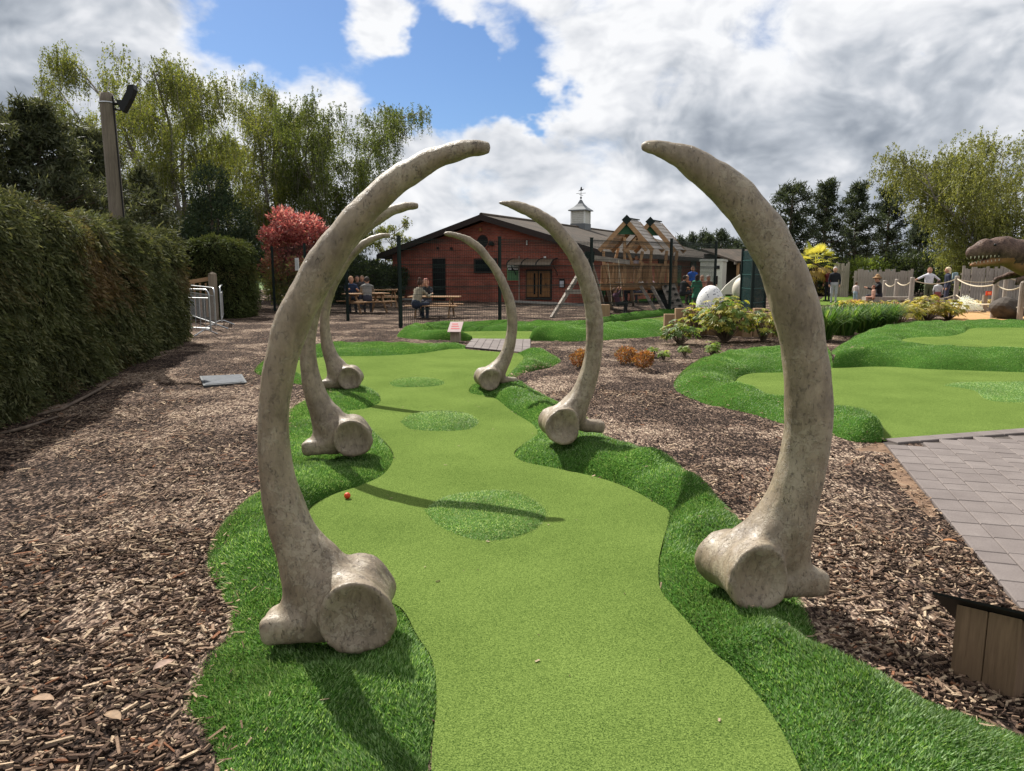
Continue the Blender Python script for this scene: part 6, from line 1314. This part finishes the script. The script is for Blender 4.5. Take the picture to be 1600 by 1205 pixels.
sitp('person in dark grey between the navy and checked shirts, at the rear table', 567, 31.8, R(170), top=(.05, .05, .06), hair=(.20, .13, .09), arms=REACH)
# play tower
person('child in a green top standing behind the swing frame', (gx(939, 29), 29, 0), R(200), H=1.15, top=(.03, .22, .09), bottom=(.03, .09, .05))
sitp('child in dark purple riding the swing', 966, 26.2, R(-75), .02, H=1.2, top=(.10, .045, .075), bottom=(.03, .03, .035), lean=-.35, arms=(((-.05, .10, .12), (0, .20, .32)), ((.05, .10, .12), (0, .20, .32))))
person('child in a pale top standing inside the play tower', (gx(993, 28.6), 28.7, .95), R(200), H=1.15, top=(.50, .46, .52), bottom=(.1, .1, .15))
sitp('person in a white shirt seated at the table under the play tower', 1002, 36.0, R(120), top=(.66, .64, .60), lean=.2, arms=REACH, grp=None)
sitp('person in pink and white seated at the table under the play tower', 1016, 36.6, R(-150), top=(.62, .48, .50), hair=(.06, .04, .03), arms=REACH)
sitp('person in red beneath the play tower', 990, 36.8, R(60), top=(.40, .06, .08), hair=(.07, .04, .03), arms=REACH)
sitp('person in black seated side-on before the lean-to', 1066, 34.2, R(-60), top=(.02, .02, .024), bottom=(.02, .02, .024), hair=(.06, .04, .03), lean=.15, arms=REACH)
sitp('fair-haired person in orange seated before the lean-to', 1072, 35.8, R(180), top=(.55, .24, .13), hair=(.55, .42, .28), arms=REACH)
person('person in a bright blue shirt standing by the lean-to', (gx(1081, 37), 37, 0), R(160), H=1.75, top=(.03, .13, .55), bottom=(.03, .035, .07), bare=1)
person('girl in a green dress standing behind the speckled egg', (gx(1088, 30), 30, 0), R(-20), H=1.36, top=(.10, .42, .24), bottom=(.10, .42, .24), hair=(.07, .04, .03), skirt=.36, long_hair=.25, bare=1)
sitp('bald person in peach seated before the lean-to', 1096, 35.2, R(150), top=(.58, .28, .20), hair=(.45, .30, .22), arms=REACH)
sitp('grey-haired person in brown seated before the lean-to', 1105, 35.6, R(-160), top=(.25, .13, .09), hair=(.30, .28, .26), arms=REACH)
# right side
m, t, b, o_ = base_mat('striped_trousers'); sx_ = t.nodes.new('ShaderNodeTexWave'); sx_.inputs['Scale'].default_value = 11; t.links.new(coords(t), sx_.inputs['Vector']); t.links.new(ramp(t, sx_.outputs['Fac'], [(.4, (.04, .04, .07)), (.6, (.62, .62, .66))]), b.inputs['Base Color'])
person('grey-haired person in a black jacket and striped trousers standing on the green', (gx(1302, 35.5), 35.5, 0), R(160), H=1.70, top=(.014, .016, .022), bottom=m, hair=(.50, .48, .46), lean=.05)
person('person in a dark red top half hidden behind the black jacket', (gx(1292, 38), 38, 0), R(120), H=1.65, top=(.13, .025, .03), bottom=(.02, .02, .025), hair=(.09, .06, .05))
person('small child in white and pink standing by the paling fence', (gx(1336, 34), 34, 0), R(-60), H=1.02, top=(.60, .50, .48), bottom=(.34, .42, .50), hair=(.13, .08, .05))
sitp('person in black with a brown sun hat sitting on the low bench', 1373, 30.0, R(70), .0, top=(.012, .012, .014), bottom=(.02, .02, .03), hair=(.10, .07, .05), hat=(.32, .19, .09), lean=.1, arms=REACH)
sitp('child in peach sitting on the lap of the hatted person', 1364, 29.8, R(75), .17, H=1.0, top=(.52, .30, .22), bottom=(.45, .25, .18), hair=(.22, .08, .05))
person('person in a white top and olive trousers holding the rope fence', (gx(1449, 32), 32, 0), R(165), H=1.66, top=(.66, .65, .70), bottom=(.10, .11, .06), hair=(.17, .08, .05), long_hair=.12, bare=1, arms=(((-.20, .05, -.18), (-.10, .16, -.34)), ((.26, .02, -.14), (.50, .02, -.26))))
bl = person('blonde person in a dark striped top beside the rope fence', (gx(1478, 30.5), 30.5, 0), R(70), H=1.66, top=(.025, .03, .055), bottom=(.06, .06, .09), hair=(.66, .55, .36), long_hair=.28)
bpk = MB().box((0, 0, .24), (.30, .18, .44)).build('backpack', pm_((.22, .30, .34)), None, bevel=.05); bpk.location = (bl.location.x+.26, bl.location.y-.05, 1.0); bpk.rotation_euler = (0, .08, R(70)); tag(bpk, 'grey-blue backpack worn by the blonde person', 'backpack')
person('small child in white beside the blonde person', (gx(1464, 31), 31, 0), R(-30), H=1.12, top=(.62, .60, .60), bottom=(.40, .13, .12), hair=(.05, .035, .03))
# ---- tyrannosaur
YD = 20.0
def dp(px, py, dy=0.0): p = at(px, py, YD); return (p.x, p.y+dy, p.z)
O = np.array([at(1700, 500, YD).x, YD, 0.0]); D = []
def da(a, b, ra, rb, mi, sq=(1, 1, 1)): D.append((tuple(np.array(a)-O), tuple(np.array(b)-O), ra, rb, mi, sq))
da(dp(1519, 394), dp(1536, 390), .155, .235, 0, (1, .85, 1)); da(dp(1536, 390), dp(1560, 389), .235, .29, 0, (1, .95, 1)); da(dp(1560, 389), dp(1578, 391), .30, .29, 0); da(dp(1556, 381), dp(1572, 379), .13, .17, 0, (1, 1.4, 1)); da(dp(1533, 379), dp(1540, 377), .05, .07, 0, (1, 2.2, 1))
da(dp(1517, 398), dp(1522, 399), .11, .12, 0, (1, .9, 1))
da(dp(1519, 414.5), dp(1540, 411), .055, .085, 1, (1, 1.7, 1)); da(dp(1540, 411), dp(1572, 404), .085, .19, 1, (1, 1.4, 1)); da(dp(1568, 404), dp(1600, 416), .17, .25, 1)
da(dp(1572, 392), dp(1605, 398), .33, .38, 0); da(dp(1605, 398), dp(1650, 415), .38, .62, 0); da(dp(1600, 408), dp(1655, 434), .30, .52, 1); da(dp(1650, 415), dp(1720, 428), .64, .82, 0); da(dp(1720, 428), dp(1790, 425), .82, .68, 0); da(dp(1790, 425), dp(1880, 415), .62, .36, 0); da(dp(1880, 415), dp(2040, 420), .36, .08, 0)
for s in (-1, 1):
    da(dp(1615, 428, -.35*s), dp(1592, 431, -.42*s), .11, .085, 0); da(dp(1592, 431, -.42*s), dp(1574, 437, -.45*s), .08, .06, 0)
    for k, (fx, fy) in enumerate(((1567, 446), (1572, 447))): da(dp(1574, 437, -.45*s), dp(fx, fy, (-.45-.05*k)*s), .045, .02, 0)
    da(dp(1752, 432, -.45*s), dp(1735, 470, -.55*s), .52, .32, 0); da(dp(1735, 470, -.55*s), dp(1768, 490, -.55*s), .26, .15, 0); da(dp(1768, 490, -.55*s), dp(1755, 505, -.55*s), .14, .13, 0)
    for q in (-.22, 0, .22): da(dp(1755, 505.5, -.55*s), dp(1728, 508.5, -.55*s+q), .11, .06, 0)
me = blob_mesh('tyrannosaur_body', D, .045, .06)
m, t, b, o_ = base_mat('dino_hide'); v = coords(t); n = noise_(t, v, 5, 6, .65); st = noise_(t, coords(t, 'Object', (3, 3, .7)), 3, 4); vo = nd(t, 'ShaderNodeTexVoronoi', i_Scale=28.0); t.links.new(v, vo.inputs['Vector'])
t.links.new(ramp(t, mth(t, 'ADD', mth(t, 'MULTIPLY', n, .5), mth(t, 'MULTIPLY', st, .5)), [(.36, (.035, .022, .018)), (.5, (.10, .060, .045)), (.64, (.17, .11, .08))]), b.inputs['Base Color']); b.inputs['Roughness'].default_value = .6; bump(t, b, mth(t, 'ADD', n, mth(t, 'MULTIPLY', vo.outputs['Distance'], .5)), .7, .03)
DB = thing('tyrannosaur', 'brown tyrannosaur statue with open toothed jaws leaning in over the fence', 'dinosaur', tuple(O))
link('body', me, [m, simple('dino_belly', (.34, .17, .075), (.20, .095, .045), 5, .6, .5)], DB)
for k in range(8):
    u = k/7*.92
    for s in (-1, 1):
        x, y, z = dp(1514+u*42, 402.5-u*3.0, s*(.08+.14*u)); MB().lathe([(.018, .03), (.015, -.01), (.002, -.055+.03*abs(u-.4))], 6, (x-O[0], y-O[1], z-O[2]-.0)).build('tooth', cm('tooth', (.62, .55, .42)) if 'tooth' not in MATS else MATS['tooth'], DB)
        x, y, z = dp(1517+u*40, 411.5-u*5.5, s*(.08+.12*u)); MB().lathe([(.012, -.02), (.010, .005), (.002, .035)], 6, (x-O[0], y-O[1], z-O[2]+.0)).build('tooth', MATS['tooth'], DB)
for s in (-1, 1):
    x, y, z = dp(1546, 383, s*.24); MB().lathe([(0, -.035), (.03, -.02), (.035, 0), (.03, .02), (0, .035)], 8, (x-O[0], y-O[1], z-O[2])).build('eye', M_BLACK, DB, smooth=True)
rk = bmesh.new(); bmesh.ops.create_icosphere(rk, subdivisions=3, radius=.5)
for v_ in rk.verts: v_.co *= 1+.25*mnoise.noise(v_.co*2.2); v_.co.z *= .72
me = bpy.data.meshes.new('boulder'); rk.to_mesh(me); rk.free(); rk = link('boulder', me, simple('dark_rock', (.09, .075, .062), (.04, .034, .03), 5, .9, .8)); p = at(1576, 470, 23.6); rk.location = (p.x, 23.6, .34); tag(rk, 'dark boulder below the claws of the dinosaur', 'boulder')
# white feathery spray by the rope fence
g = at(1505, 461, 27.5); sp_o = thing('white_spray', 'pale white spray of droplets beside the blonde person', 'water spray', (g.x, g.y, 0)); n = 5200
a = RNG.random(n)*6.28; r = np.sqrt(RNG.random(n)); P = np.stack([r*np.cos(a)*.85-.1, r*np.sin(a)*.5, .10+(1-r*r)*.58*RNG.random(n)**.6*(.7+.3*np.cos(a))], 1)
V, F, c = cards(P, rdir(n), .035, .03, np.tile([(.85, .87, .9)], (n, 1))); o = link('droplets', np_mesh('droplets', V, F, c), leafmat('white_droplet', .3, .4), sp_o); o['kind'] = 'stuff'
